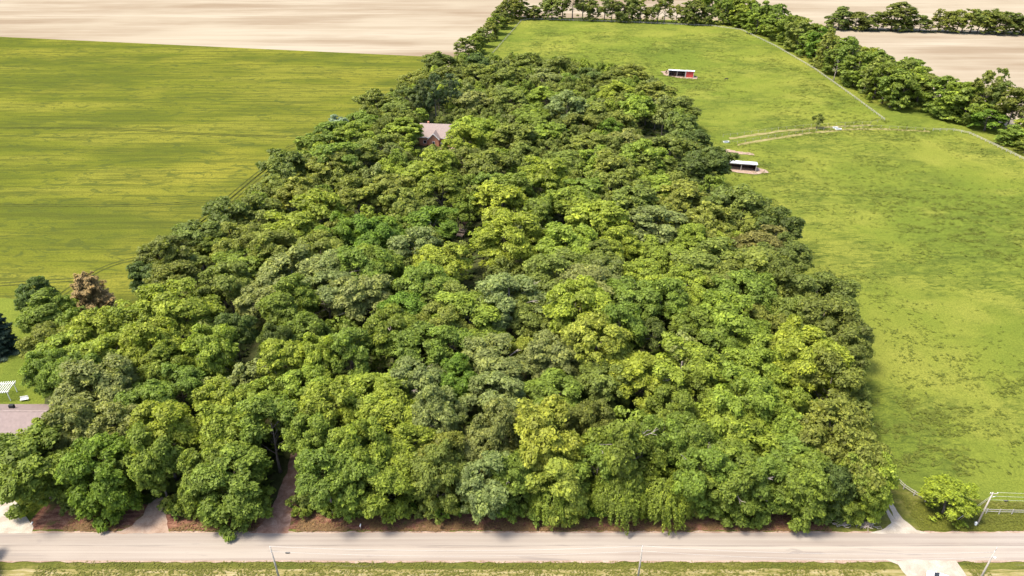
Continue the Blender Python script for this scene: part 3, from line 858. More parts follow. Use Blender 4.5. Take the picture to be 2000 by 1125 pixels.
for (u, v, r) in weep_spots:
    H = rnd.uniform(9.5, 13.5); p = G(u, v, H * 0.55); p.y = max(p.y, Y_FAR + 5.2)
    placed.append((p.x, p.y, H, r * P(p.x, p.y, 7)[2] / FOC * 1.05, 'w', u, v, True))

WOODTREES = []
for (x, y, H, Rr, cc, u, v, main) in placed:
    name = 'broadleaf_tree'
    tw = None
    if cc == 'w':
        e = add_tree(x, y, H, Rr, (0.140, 0.190, 0.022), rnd.choice(WEEP), TRUNK[0], 'weeping_tree')
        WOODTREES.append((e, x, y, 'G', u, v, 'weeping')); continue
    if (470 < u < 640 or 235 < u < 350) and v > 820: crown = rnd.choice([NEAR[0], NEAR[2]])
    elif y < Y_FAR + 22 : crown = rnd.choice(FRONT)
    elif y < 215: crown = rnd.choice(NEAR)
    else: crown = rnd.choice(FAR)
    if y < 200 and rnd.random() < 0.22: tw = rnd.choice(TWIGS)
    e = add_tree(x, y, H, Rr, cc, crown, rnd.choice(TRUNK), name, twigs=tw)
    WOODTREES.append((e, x, y, cc, u, v, 'broadleaf'))
# the smaller trees filling in below and between them read as one mass
def canopy_mass(lst):
    rg = np.random.default_rng(77)
    A = {k: [] for k in 'PNALTUC'}
    tb = MB()
    for (x, y, H, Rr, cc, u, v, main) in lst:
        puffs = crown_puffs(rg, 6.0, 10.8, 7.0, 6.0, 12, 7)
        leaf = 0.85
        c = np.array([p[0] for p in puffs]); pr = np.array([p[1] for p in puffs]) * 1.55; ax = np.array([p[2] for p in puffs])
        n = 30
        d = unit(rg.normal(size=(len(c), n, 3)) + ax[:, None] * .55 + np.array([0, 0, .35]))
        pos = (c[:, None] + d * (pr[:, None] * rg.uniform(.7, 1.08, (len(c), n)))[..., None]).reshape(-1, 3)
        d = d.reshape(-1, 3); axr = np.repeat(ax, n, 0)
        pn = unit(d + axr * .35); nn = unit(d + rg.normal(size=d.shape) * .5 + np.array([0, 0, .45]))
        fl = (nn * pn).sum(1) < 0; nn[fl] *= -1
        A['P'].append(pos * np.array([Rr / 6, Rr / 6, H / 18]) + np.array([x, y, 0])); A['N'].append(nn); A['U'].append(pn)
        A['A'].append(unit(d * np.array([1, 1, .2]) + rg.normal(size=d.shape) * .5 - np.array([0, 0, .35])))
        A['L'].append(leaf * rg.uniform(.6, 1.2, len(d))); A['T'].append(np.clip(.5 + np.repeat(rg.normal(size=len(c)) * .16, n) + rg.normal(size=len(d)) * .16, 0, 1))
        b = np.array(COLS[cc][0]) * rg.uniform(.9, 1.1)
        A['C'].append(np.tile(b, (len(d), 1)))
        tb.tube([(x, y, -.1), (x + rg.uniform(-.3, .3), y, H * .65)], [.32, .14], 5)
    A = {k: np.concatenate(v) for k, v in A.items()}
    me = leaves_mesh('understorey_trees', A['P'], A['N'], A['A'], A['L'], A['L'] * .7, A['T'], M['leafmass'], A['U'])
    at = me.attributes.new('tint', 'FLOAT_VECTOR', 'POINT'); at.data.foreach_set('vector', np.repeat(A['C'], 4, 0).astype(np.float32).ravel())
    o = tag(obj('understorey_trees', me), 'mass of lower green trees filling the gaps between the tall trees of the wood', 'trees', kind='stuff')
    tag(tb.build('trunks', M['bark'], o), kind='stuff')
canopy_mass(fill)
# labels: depth band, foliage colour, order from the left or right
def band(x, y):
    if y < Y_FAR + 12: return "in the wood's front row by the road"
    if y < Y_FAR + 28: return "just behind the wood's front row"
    if y < 150: return 'in the near part of the wood'
    if y < 190: return 'in the near middle of the wood'
    if y < 240: return 'in the far middle of the wood'
    if y < 290: return 'in the wood nearer than the brick house'
    if y < 350: return 'in the wood level with the brick house'
    return 'in the far end of the wood'
nn_words = 'first second third fourth fifth sixth seventh eighth ninth tenth eleventh twelfth thirteenth fourteenth fifteenth sixteenth seventeenth eighteenth nineteenth twentieth'.split()
def nth(i):
    if i < 20: return nn_words[i]
    q, r = divmod(i + 1, 10)
    if r == 0: return {3: 'thirtieth', 4: 'fortieth', 5: 'fiftieth', 6: 'sixtieth', 7: 'seventieth', 8: 'eightieth'}[q]
    return {2: 'twenty', 3: 'thirty', 4: 'forty', 5: 'fifty', 6: 'sixty', 7: 'seventy', 8: 'eighty'}[q] + '-' + nn_words[r - 1]
def ordinal(i, n):
    if i == 0: return 'leftmost'
    if i == n - 1: return 'rightmost'
    if i < (n + 1) // 2: return nth(i) + ' from left'
    return nth(n - 1 - i) + ' from right'
buckets = {}
for t in WOODTREES:
    w = 'weeping green' if t[6] == 'weeping' else COLS[t[3]][1]
    buckets.setdefault((w, band(t[1], t[2])), []).append(t)
for (w, d), lst in buckets.items():
    lst.sort(key=lambda t: t[4])
    for i, t in enumerate(lst):
        lab = '%s tree %s' % (w, d) if len(lst) == 1 else '%s tree %s, %s of these' % (w, d, ordinal(i, len(lst)))
        tag(t[0], lab, 'tree', 'trees of the wood')

# ------------------------------------------------------------------ pines behind the brick house, conifers by the yard
for (u, v, H, Rr, k, lab) in ((853, 244, 27, 4.6, 1, 'tall pine with a long bare trunk right behind the brick house'),
                              (880, 238, 25, 4.2, 1, 'tall bare-trunked pine behind the right end of the brick house roof'),
                              (832, 243, 24, 4.2, 1, 'tall dark pine behind the chimney of the brick house')):
    p = G(u, v)
    e = add_tree(p.x, p.y, H, Rr + 1.2, (0.075, 0.100, 0.034), OPEN[k], TRUNKB, 'pine_tree', 18, 5.0)
    tag(e, lab, 'tree', 'pines behind the brick house')
e = add_tree(*G(195, 630)[:2], 16.5, 7.0, (0.200, 0.140, 0.052), PINEB, TRUNKB, 'pine_tree', 18, 4.6, jit=.02)
tag(e, 'lone brownish pine at the edge of the crop field', 'tree')
e = add_tree(*G(3, 686)[:2], 21.0, 5.8, (0.034, 0.056, 0.032), SPRUCE, TRUNKC, 'spruce_tree', 18, 4.4, jit=.02)
tag(e, 'blackish green spruce at the left edge beside the lawn', 'tree')
e = add_tree(*G(168, 640)[:2], 5.0, 3.0, 'D', SHRUB[0], TRUNKS, 'shrub', 2.4, 1.8)
tag(e, 'dark shrub at the foot of the brownish pine', 'shrub')
e = add_tree(*G(140, 622)[:2], 5.0, 3.2, (0.16, 0.12, 0.09), SHRUB[1], TRUNKS, 'shrub', 2.4, 1.8)
tag(e, 'half-bare greyish brown bush left of the lone brownish pine', 'shrub')
e = add_tree(*G(218, 642)[:2], 4.2, 3.0, 'G', SHRUB[2], TRUNKS, 'shrub', 2.4, 1.8)
tag(e, 'green bush right below the lone brownish pine', 'shrub')
# lone trees in the pasture and by the fence
e = add_tree(*G(1840, 1002)[:2], 8.8, 4.6, (0.205, 0.255, 0.022), LONE, TRUNK[1], 'broadleaf_tree', jit=.02)
tag(e, 'small lime-green tree standing alone by the roadside pasture fence', 'tree')
e = add_tree(*G(1594, 251)[:2], 7.5, 2.6, 'K', FAR[1], TRUNK[2], 'broadleaf_tree', jit=.02)
tag(e, 'small dark tree alone between the two pasture fences', 'tree')
# branch tip of a near tree at the left edge, in front of the road
e = add_tree(G(-52, 1100).x, G(-52, 1100).y - 3, 9.0, 4.6, 'G', FRONT[1], TRUNK[3], 'broadleaf_tree', jit=.02)
tag(e, 'roadside tree cut off by the left edge, one branch over the road', 'tree')
# shrubs along the foot of the wood
SH = []
for k in range(104):
    x = -90 + k * 1.49 + rnd.uniform(-0.9, 0.9); y = Y_FAR + 5.1 + rnd.uniform(-1.2, 1.8)
    u, v, zc = P(x, y, 1)
    if 515 < u < 585 or 240 < u < 332 or u < 55: continue
    s_ = rnd.uniform(0.75, 1.5)
    e = add_tree(x, y, 2.4 * s_ * rnd.uniform(.8, 1.3), 1.8 * s_, rnd.choice(['G', 'E', 'G', 'K', 'O']), rnd.choice(SHRUB), TRUNKS, 'shrub', 2.4, 1.8)
    SH.append((u, e))
parts_ = {'left of the gravel driveway': [s for s in SH if s[0] < 280], 'between the two driveways': [s for s in SH if 280 <= s[0] < 545], 'between dirt driveway and weeping trees': [s for s in SH if 545 <= s[0] < 1060], 'by or right of weeping trees': [s for s in SH if s[0] >= 1060]}
for wh, lst in parts_.items():
    for i, (u, e) in enumerate(lst):
        tag(e, 'low roadside shrub %s from left, %s' % (nth(i), wh), 'shrub', 'shrubs along the foot of the wood')

# ------------------------------------------------------------------ hedgerows
HS = [1.0, 1.0]
def hedge(marks, rowlab, group, kind=HEDGE):
    for i, (u, v, h, r, c) in enumerate(marks):
        p = G(u, v)
        h *= HS[0]; r *= HS[1]
        cr = rnd.choice(OPEN) if c.islower() else rnd.choice(kind)
        e = add_tree(p.x, p.y, h, r, c.upper(), cr, rnd.choice(TRUNK), 'hedgerow_tree', 18, 5.2)
        tag(e, '%s tree %s, %s from left' % (COLS[c.upper()][1], rowlab, nth(i)), 'tree', group)
HS[:] = [1.1, 1.25]
hedge([(908, 112, 13, 6, 'K'), (930, 106, 14, 5.5, 'G'), (943, 92, 14, 5, 'K'), (956, 80, 14, 5.5, 'O'), (966, 68, 15, 6, 'G'), (978, 56, 15, 6, 'K'), (988, 46, 17, 6, 'K'), (1000, 39, 18, 7, 'O'), (1014, 36, 19, 7, 'K')],
      'in the hedge left of the far pasture', 'hedge left of the far pasture')
hedge([(1042, 37, 11, 6, 'K'), (1062, 37, 15, 6, 'k'), (1078, 38, 17, 7, 'O'), (1098, 39, 21, 7, 'k'), (1118, 39, 22, 7.5, 'k'), (1138, 40, 22, 7, 'k'), (1158, 41, 18, 6, 'K'), (1180, 41, 19, 6.5, 'k'), (1194, 42, 18, 6, 'k'),
       (1218, 43, 18, 6.5, 'K'), (1234, 43, 19, 6.5, 'K'), (1250, 44, 17, 6, 'o'), (1270, 45, 13, 5, 'K'), (1284, 45, 24, 6.5, 'k'), (1296, 46, 22, 5.5, 'o'), (1320, 46, 14, 5, 'o'), (1342, 47, 18, 7, 'K'), (1358, 48, 19, 7, 'K'), (1378, 49, 15, 6, 'K')],
      'in the row along the far pasture fence', 'row along the far pasture fence')
HS[:] = [1.42, 1.25]
marks = []
rr = random.Random(5)
for (u, v) in ((1372, 14), (1390, 20), (1408, 30), (1425, 40), (1412, 48), (1440, 49), (1455, 46), (1470, 56), (1488, 62), (1486, 54), (1505, 72), (1522, 80), (1515, 66), (1538, 90), (1550, 80), (1556, 100), (1575, 110), (1568, 94), (1592, 121), (1605, 112), (1612, 133),
               (1632, 145), (1628, 126), (1650, 156), (1660, 142), (1668, 168), (1688, 180), (1690, 160), (1706, 192), (1722, 202), (1720, 178), (1738, 210), (1752, 192), (1756, 214), (1774, 202), (1790, 205), (1780, 190), (1700, 170), (1735, 184), (1765, 184)):
    marks.append((u, v, rr.uniform(13, 18), rr.uniform(6, 8), rr.choice('GGOGLEG')))
for k in range(24):
    t = k / 23; q = (1415 + 375 * t, 42 + 152 * t ** 1.08); marks.append((q[0] + rr.uniform(-6, 6), q[1] + rr.uniform(-8, 2), rr.uniform(9, 14), rr.uniform(6, 7.5), rr.choice('GOGL')))
hedge(sorted(marks), 'in the thick hedge right of the pasture', 'thick hedge right of the pasture')
hedge([(1838, 226, 15, 9, 'G'), (1860, 232, 16, 8, 'L'), (1880, 240, 15, 8, 'G'), (1905, 243, 19, 5, 'k'), (1922, 256, 8, 6, 'E'), (1918, 238, 20, 5, 'o'), (1942, 250, 17, 6, 'k'), (1962, 258, 16, 6, 'k'), (1984, 262, 17, 7, 'k'), (1968, 282, 7, 5, 'G'), (1996, 284, 9, 6, 'L'), (2015, 290, 12, 7, 'G'), (2000, 300, 6, 4, 'G'), (2030, 272, 16, 7, 'k'), (2060, 300, 14, 8, 'G')],
      'in the clump outside the near pasture fence', 'clump outside the near pasture fence')
HS[:] = [1.0, 1.3]
hedge([(1637, 57, 19, 8, 'K'), (1650, 57.5, 9, 4, 'o'), (1671, 58, 15, 8, 'K'), (1694, 59, 11, 7, 'K'), (1714, 59, 14, 7, 'k'), (1740, 60, 22, 9, 'k'), (1750, 60, 24, 8, 'K'), (1762, 61, 11, 6, 'K'), (1782, 61, 15, 8, 'k'), (1796, 61, 10, 6, 'o'), (1817, 62, 7, 5, 'o'),
       (1831, 62, 18, 5, 'o'), (1846, 63, 19, 6.5, 'K'), (1866, 64, 17, 6, 'o'), (1878, 64, 19, 7, 'o'), (1894, 64, 18, 7, 'k'), (1908, 65, 17, 6, 'o'), (1921, 65, 19, 8, 'k'), (1944, 66, 18, 8, 'K'), (1960, 66, 18, 8, 'K'), (1980, 67, 17, 7, 'k'), (1994, 67, 16, 7, 'K'), (2016, 68, 17, 8, 'K')],
      'in the row across the pale field', 'tree row across the pale field')
# dead snag in the thick hedge
sn = empty('dead_tree', G(1628, 158), 0.4)
obj('trunk', trunk_mesh('trunk', 500, 14, 0.28, 12, 0.95, M['deadwood'], 3.0, 0.35), sn)
tag(sn, 'bare grey dead tree at the pasture side of the thick hedge', 'tree')

# ------------------------------------------------------------------ undergrowth and meadow tufts (uncountable)
def tufts(name, label, cat, n, region, hgt, colr, seed, zf=0.05, dens=None, per=5, sx=1.0):
    rg = np.random.default_rng(seed)
    xs_ = [p[0] for p in region]; ys_ = [p[1] for p in region]
    got = []
    tot = 0
    while tot < n:
        # more of them close by: draw the distance with a bias
        x = rg.uniform(min(xs_), max(xs_), n); y = min(ys_) + (max(ys_) - min(ys_)) * rg.uniform(0, 1, n) ** 1.5
        ok = inpoly(x, y, region)
        if dens is not None: ok &= rg.uniform(0, 1, n) < dens(x, y)
        got.append(np.stack([x[ok], y[ok]], 1)); tot += ok.sum()
    p = np.concatenate(got)[:n]
    p = np.repeat(p, per, 0); m = len(p)
    a = rg.uniform(0, 2 * math.pi, m)
    h = hgt * rg.uniform(0.5, 1.3, m) * np.repeat(rg.uniform(0.5, 1.4, n), per)
    out = np.stack([np.cos(a), np.sin(a)], 1)
    pos = np.stack([p[:, 0] + out[:, 0] * h * 0.5 * sx, p[:, 1] + out[:, 1] * h * 0.5 * sx, zf + h * 0.42], 1)
    al = np.stack([out[:, 0] * 0.9 * sx, out[:, 1] * 0.9 * sx, np.full(m, 0.9)], 1)
    nn = np.stack([-out[:, 0] * .5, -out[:, 1] * .5, np.full(m, 1.0)], 1)
    pf = unit(np.stack([out[:, 0] * .7, out[:, 1] * .7, np.full(m, 1.0)], 1))
    me = leaves_mesh(name, pos, nn, al, h * 1.25, h * 0.55, np.clip(0.5 + rg.normal(size=m) * .22, 0, 1), M['grassblade'], pf)
    o = obj(name, me)
    o.color = (*colr, 1)
    tag(o, label, cat, kind='stuff')
    return o
pas_dens = lambda x, y: np.clip(fbm(x * 0.026, y * 0.030, 12, 4) * 4.2 - 1.7, 0.04, 1) * np.clip(fbm(x * 0.22, y * 0.42, 3, 3) * 3.0 - 1.0, 0.02, 1)
def no_wood(x, y): return (~inpoly(x, y, WOOD)).astype(float)
meadow = gp([(1050, 60), (1440, 66), (1500, 95), (1720, 232), (1880, 268), (2060, 350), (2500, 560)]) + [(170, 160), (150, Y_FAR + 10), (75, Y_FAR + 18), (55, 140), (40, 300), (0, 440)]
tufts('meadow_tufts', 'tussocky green grass growing all over the horse pasture', 'grass', 44000, meadow, 0.40, (0.118, 0.138, 0.020), 21, 0.05, lambda x, y: pas_dens(x, y) * no_wood(x, y), 5, 1.3)
tufts('undergrowth', 'dense low undergrowth under the trees of the wood', 'undergrowth', 9000, [(p[0] * .97, max(p[1], Y_FAR + 8)) for p in WOOD], 1.5, (0.075, 0.105, 0.018), 22, 0.1, lambda x, y: np.where((np.abs(x - G(575, 930).x - (y - G(575, 930).y) * .12) < 4.5) & (y < 150), 0.0, 1.0), 6, .7)
tufts('verge_tufts', 'rough grass along the near side of the road', 'grass', 16000, [(-90, Y_NEAR - .3), (90, Y_NEAR - .3), (90, Y_NEAR - 7), (-90, Y_NEAR - 7)], 0.20, (0.125, 0.130, 0.022), 23, 0.06,
      lambda x, y: np.where((x > G(1725, 1097).x) & (x < G(1880, 1097).x), 0.0, 1.0) * np.clip(fbm(x * .3, y * .9, 5, 3) * 2.4 - .5, .1, 1), 5)
tufts('roadside_tufts', 'rough grass between the pasture fence and the road', 'grass', 5000, [(66, Y_FAR + .6), (110, Y_FAR + .6), (110, Y_FAR + 8), (84, Y_FAR + 9), (76, Y_FAR + 12)], 0.22, (0.125, 0.135, 0.020), 24, 0.14,
      lambda x, y: np.where(x < G(1800, 1040).x, 0.0, 1.0), 5)
tufts('litter_weeds', 'dry stalks and weeds in the strip between road and wood', 'grass', 9000, [(-90, Y_FAR + .5), (64, Y_FAR + .5), (64, Y_FAR + 6), (-90, Y_FAR + 6)], 0.30, (0.20, 0.125, 0.06), 25, 0.12,
      lambda x, y: np.where(((x > G(500, 1040).x) & (x < G(575, 1040).x)) | ((x > G(225, 1040).x) & (x < G(332, 1040).x)) | (x < G(68, 1040).x), 0.0, 1.0) * np.clip(fbm(x * .4, y * .9, 8, 3) * 2.2 - .5, .1, 1), 4)

# ------------------------------------------------------------------ fences
POST = MB().box((0, 0, 0.70), (0.16, 0.16, 1.40)).mesh('post', M['fence'])
RAIL = MB().box((0.5, 0, 0), (1.0, 0.05, 0.15)).mesh('rail', M['fence'])
POSTG = MB().box((0, 0, 0.65), (0.11, 0.11, 1.30)).mesh('post', M['pole'])
RAILG = MB().box((0.5, 0, 0), (1.0, 0.03, 0.05)).mesh('rail', M['pole'])
def fence(pts, label, rails=(1.22, 0.72), spacing=2.44, z=0.12, grey=False):
    pm, rm = (POSTG, RAILG) if grey else (POST, RAIL)
    pts = [Vector((p[0], p[1], 0)) for p in pts]
    root = empty('board_fence', (pts[0].x, pts[0].y, z))
    P0 = Vector((pts[0].x, pts[0].y, 0))
    line = []
    for a, b in zip(pts, pts[1:]):
        n = max(1, round((b - a).length / spacing))
        for k in range(n): line.append(a.lerp(b, k / n))
    line.append(pts[-1])
    for p in line: obj('post', pm, root, p - P0)
    for a, b in zip(line, line[1:]):
        for h in rails:
            o = obj('rail', rm, root, (a - P0) + Vector((0, 0, h)))
            o.rotation_euler = (0, 0, math.atan2(b.y - a.y, b.x - a.x)); o.scale = ((b - a).length, 1, 1)
    tag(root, label, 'fence')
    return root
fence(gp(FENCE_BACK), 'long white board fence enclosing the far pasture in front of the hedges', spacing=3.6)
fence(gp(FENCE_SIDE), 'white board fence curving past the clump at the right edge', spacing=3.0)
fence(gp([(1412, 268), (1440, 265), (1520, 254), (1600, 246), (1700, 242), (1727, 236)]), 'thin grey fence behind the small lone pasture tree', (1.22,), 4.5, grey=True)
fence(gp([(1410, 280), (1440, 281), (1500, 270), (1580, 258), (1650, 251), (1720, 250), (1822, 256)]), 'thin grey fence in front of the small lone pasture tree', (1.22,), 4.5, grey=True)
fence(gp([(1742, 930), (1748, 940), (1764, 956), (1784, 969), (1806, 981)]), 'short white fence curving from the wood edge toward the lime-green tree', (1.22, 0.7), z=0.14)
fence(gp([(1866, 1001), (1900, 1003), (1950, 1005), (2000, 1006), (2100, 1008)]), 'white rail fence along the road verge beside the utility pole', (1.22, 0.7), z=0.14)

# ------------------------------------------------------------------ utility poles and wires
def pole(u, v_top, H, label, lean=(0, 0), arm='pin', y=None):
    t = G(u, v_top, H)
    e = empty('utility_pole', (t.x, t.y, 0.05))
    top = Vector((lean[0], lean[1], H))
    MB().tube([(0, 0, -.1), top * 0.5, top], [0.19, 0.16, 0.12], 10).build('pole_shaft', M['pole'], e, True)
    if arm == 'cross':
        MB().box((top.x + .25, top.y, H - 0.35), (1.5, 0.12, 0.14)).build('crossarm', M['pole'], e)
        for dx in (-.4, .95): MB().tube([(top.x + dx, top.y, H - .28), (top.x + dx, top.y, H - .02)], [.07, .05], 8).build('insulator', M['white'], e, True)
        MB().tube([(top.x + .1, top.y - .1, H - 1.2), (top.x + .6, top.y - .1, H - 1.0), (top.x + .9, top.y - .1, H - .95)], [.07, .06, .05], 6).build('bracket', M['metal'], e, True)
        MB().box((-.35, -.05, .45), (.35, .3, .95)).build('service_box', M['white'], e)
    else:
        MB().tube([top, top + Vector((0, 0, .22))], [.06, .05], 8).build('insulator', M['white'], e, True)
        MB().tube([(top.x * .9, top.y * .9 - .12, H * .9), (top.x * .9, top.y * .9 - .35, H * .9)], [.05, .05], 6).build('bracket', M['metal'], e, True)
    if arm == 'lamp':
        MB().tube([(top.x * .9, top.y * .9, H - 1.5), (top.x + .35, top.y - .1, H - 1.4)], [.04, .04], 6).build('lamp_arm', M['metal'], e, True)
        MB().tube([(top.x + .25, top.y - .1, H - 1.45), (top.x + .45, top.y - .1, H - 1.36), (top.x + .7, top.y - .1, H - 1.38)], [.10, .20, .08], 10).build('lamp_head', M['white'], e, True)
        MB().tube([top, top + Vector((0.12, 0, 1.2))], [.05, .03], 6).build('mast_pin', M['metal'], e, True)
    tag(e, label, 'utility pole', 'poles along the road')
    return Vector((t.x, t.y, 0.05)) + top
T1 = pole(1937, 962, 9.2, 'leaning grey utility pole with crossarm inside the far-side verge', (0.25, 0.0), 'cross')
T2 = pole(531, 1069, 9.2, 'slim grey utility pole left of centre on the near verge', (-.3, 0))
T3 = pole(1254, 1068, 9.2, 'pale grey utility pole right of centre on the near verge', (.05, 0))
T4 = pole(1940, 1078, 9.0, 'utility pole with a street lamp beside the white car', (.2, 0), 'lamp')
def wire(a, b, sag, label, r=0.026, n=14, g='overhead wires'):
    pts = []
    for k in range(n + 1):
        t = k / n; p = Vector(a).lerp(Vector(b), t); p.z -= sag * 4 * t * (1 - t); pts.append(p)
    o = MB().tube(pts, r, 5).build('overhead_wire', M['wire'], None, True)
    return tag(o, label, 'wire', g)
V = Vector
LEFT = V((T2.x - 60, T2.y, T2.z))
wire(T2 + V((0, 0, .2)), T3 + V((0, 0, .2)), 1.2, 'top wire spanning between the two slim near-side poles')
wire(T3 + V((0, 0, .2)), T4 + V((0, 0, -.1)), 1.2, 'top wire from the pale middle pole to the lamp pole')
wire(T2 + V((0, -.2, -.9)), T3 + V((0, -.2, -.9)), 1.3, 'lower cable spanning between the two slim near-side poles', .023)
wire(T3 + V((0, -.2, -.9)), T4 + V((0, -.2, -1.2)), 1.3, 'lower cable from the pale middle pole to the lamp pole', .023)
wire(T1 + V((.95, 0, -.05)), T1 + V((60, 1, -.3)), 1.0, 'top wire running right from the crossarm pole', .023)
wire(T1 + V((.95, -.1, -.95)), T1 + V((60, 1, -1.4)), 1.0, 'lower wire running right from the crossarm pole', .023)
wire(T1 + V((.1, 0, -2.0)), T1 + V((60, 1, -2.4)), 1.0, 'dark lowest cable running right from the crossarm pole', .023)
for (a, b, t_, sag, lab) in ((T2 + V((0, -.2, -.9)), T3 + V((0, -.2, -.9)), .045, 1.3, 'black splice case hanging on the lower cable near the left pole'),
                        (T1 + V((.1, 0, -2.0)), T1 + V((60, 1, -2.4)), .055, 1.0, 'black splice case hanging on the cable right of the crossarm pole')):
    p = a.lerp(b, t_); p.z -= sag * 4 * t_ * (1 - t_)
    o = MB().tube([p + V((-.45, 0, -.16)), p + V((-.3, 0, -.15)), p + V((.3, 0, -.15)), p + V((.45, 0, -.16))], [.06, .15, .15, .06], 8).tube([p + V((-.3, 0, -.12)), p + V((-.3, 0, .03))], .03, 5).tube([p + V((.3, 0, -.12)), p + V((.3, 0, .03))], .03, 5).build('splice_case', M['black'], None, True)
    tag(o, lab, 'cable case')
g1 = G(1868, 1014); 
for k, (du, mat_, lab) in enumerate(((0, 'wire', 'white guy-wire guard left of the crossarm pole'), (6, 'guyyellow', 'yellow guy-wire guard left of the crossarm pole'))):
    a = G(1868 + du, 1016); b = V((T1.x - .1, T1.y, T1.z - 1.0 - k * .5))
    d = (b - a).normalized()
    e = empty('guy_wire', a)
    MB().tube([(0, 0, 0), d * 2.4], [.07, .07], 6).build('guard', M[mat_], e, True)
    MB().tube([d * 2.4, b - a], [.02, .02], 5).build('cable', M['wire'], e, True)
    tag(e, lab, 'guy wire')

# ------------------------------------------------------------------ run-in sheds
def shed(loc, rz, W, D, Hf, Hb, label, bays, enclosed=0.0):
    e = empty('run_in_shed', (loc.x, loc.y, 0.2), rz)
    t = 0.12
    w0 = -W / 2
    MB().box((0, D / 2 - t / 2, Hb / 2), (W, t, Hb)).build('back_wall', M['darkwood'], e)
    for s in (-1, 1):
        x = s * (W / 2 - t / 2)
        MB().prism([(-D / 2 + .1, 0), (D / 2 - t, 0), (D / 2 - t, Hb), (-D / 2 + .1, Hf - .05)], x - t / 2, x + t / 2, lambda p, a: (a, p[0], p[1])).build('side_wall', M['red'] if (enclosed and s > 0) else M['tanwood'], e)
    ov = 0.45
    a0 = (-D / 2 - ov, Hf + .06); a1 = (D / 2 + ov, Hb - .02)
    MB().prism([a0, a1, (a1[0], a1[1] + .14), (a0[0], a0[1] + .14)], w0 - .35, W / 2 + .35, lambda p, a: (a, p[0], p[1])).build('roof', M['whiteroof'], e)
    nseam = int(W / 1.2)
    for k in range(nseam + 1):
        x = w0 + W * k / nseam
        MB().prism([(a0[0] + .02, a0[1] + .14), (a1[0] - .02, a1[1] + .14), (a1[0] - .02, a1[1] + .20), (a0[0] + .02, a0[1] + .20)], x - .05, x + .05, lambda p, a: (a, p[0], p[1])).build('roof_seam', M['metal'], e)
    MB().box((0, -D / 2 - ov + .1, Hf - .08), (W + .5, .10, .22)).build('fascia', M['white'], e)
    for k in range(bays + 1):
        x = w0 + .15 + (W - .3) * k / bays
        MB().box((x, -D / 2, Hf / 2), (.24, .24, Hf)).build('post', M['fence'], e)
    MB().box((0, D / 2 - t - .08, 1.2), (W - .4, .06, .22)).build('kick_board', M['tanwood'], e)
    if enclosed:
        x0 = W / 2 - enclosed
        MB().box(((x0 + W / 2) / 2, -D / 2 + .25, Hf / 2 - .02), (enclosed - .3, .1, Hf - .05)).build('front_panel', M['red'], e)
        MB().box((x0, 0, Hb / 2), (.1, D - .6, Hb - .1)).build('partition', M['darkwood'], e)
        for x in (x0 + .12, W / 2 - .15): MB().box((x, -D / 2 + .14, Hf / 2), (.28, .1, Hf - .02)).build('corner_trim', M['white'], e)
        MB().box(((x0 + W / 2) / 2, -D / 2 + .16, Hf - .16), (enclosed - .5, .08, .24)).build('header_trim', M['white'], e)
        MB().prism([(-D / 2 - ov, Hf + .21), (D / 2 + ov, Hb + .135), (D / 2 + ov, Hb + .22), (-D / 2 - ov, Hf + .30)], x0 - .2, W / 2 + .45, lambda p, a: (a, p[0], p[1])).build('roof_panel', M['white'], e)
    tag(e, label, 'shed')
    return e
shed(G(1446, 330), R_(-13), 13.0, 4.4, 3.2, 2.5, 'open-fronted tan horse shelter with white roof beside the wood edge', 2)
shed(G(1330, 149), R_(-14), 16.0, 5.0, 3.9, 3.1, 'open-fronted horse shelter with red enclosed end in the far pasture', 3, 5.2)

# ------------------------------------------------------------------ horses
def horse(loc, rz, label, mat, graze=True, s=1.0):
    me = bpy.data.meshes.new('horse')
    vv, rr_, ed = [], [], []
    def a(p, r, parent=None):
        vv.append(p); rr_.append(r)
        if parent is not None: ed.append((parent, len(vv) - 1))
        return len(vv) - 1
    hip = a((-.62, 0, 1.22), (.27, .30)); belly = a((-.1, 0, 1.15), (.29, .33), hip); chest = a((.42, 0, 1.2), (.26, .31), belly)
    if graze:
        n1 = a((.78, 0, 1.1), (.15, .22), chest); n2 = a((1.05, 0, .72), (.12, .16), n1); pl = a((1.18, 0, .45), (.11, .14), n2); h2 = a((1.22, 0, .14), (.07, .08), pl)
    else:
        n1 = a((.72, 0, 1.5), (.15, .22), chest); n2 = a((.95, 0, 1.85), (.12, .15), n1); pl = a((1.1, 0, 1.98), (.11, .13), n2); h2 = a((1.42, 0, 1.72), (.07, .08), pl)
    for sy in (-1, 1):
        k = a((-.70, sy * .17, .92), (.16, .14), hip); hk = a((-.82, sy * .17, .55), (.075, .07), k); ft = a((-.76, sy * .17, .12), (.05, .05), hk); a((-.72, sy * .17, .0), (.065, .065), ft)
        k = a((.45, sy * .17, .85), (.12, .11), chest); kn = a((.47, sy * .17, .48), (.065, .06), k); ft = a((.46, sy * .17, .12), (.048, .048), kn); a((.49, sy * .17, .0), (.062, .062), ft)
        ear = a((pl and vv[pl][0] - .02, sy * .07, vv[pl][2] + .2), (.03, .03), pl)
    t1 = a((-.92, 0, 1.25), (.07, .07), hip); t2 = a((-1.0, 0, .9), (.08, .08), t1); a((-1.0, 0, .5), (.04, .04), t2)
    me.from_pydata([(x * s, y * s, z * s) for x, y, z in vv], ed, [])
    me.materials.append(mat)
    o = obj('horse', me, None, (loc.x, loc.y, 0.22)); o.rotation_euler.z = rz
    sk = o.modifiers.new('skin', 'SKIN'); sk.use_smooth_shade = True
    for i, r in enumerate(rr_): me.skin_vertices[0].data[i].radius = (r[0] * s, r[1] * s)
    me.skin_vertices[0].data[0].use_root = True
    sb = o.modifiers.new('sub', 'SUBSURF'); sb.levels = sb.render_levels = 1
    tag(o, label, 'horse', 'horses in the far pasture')
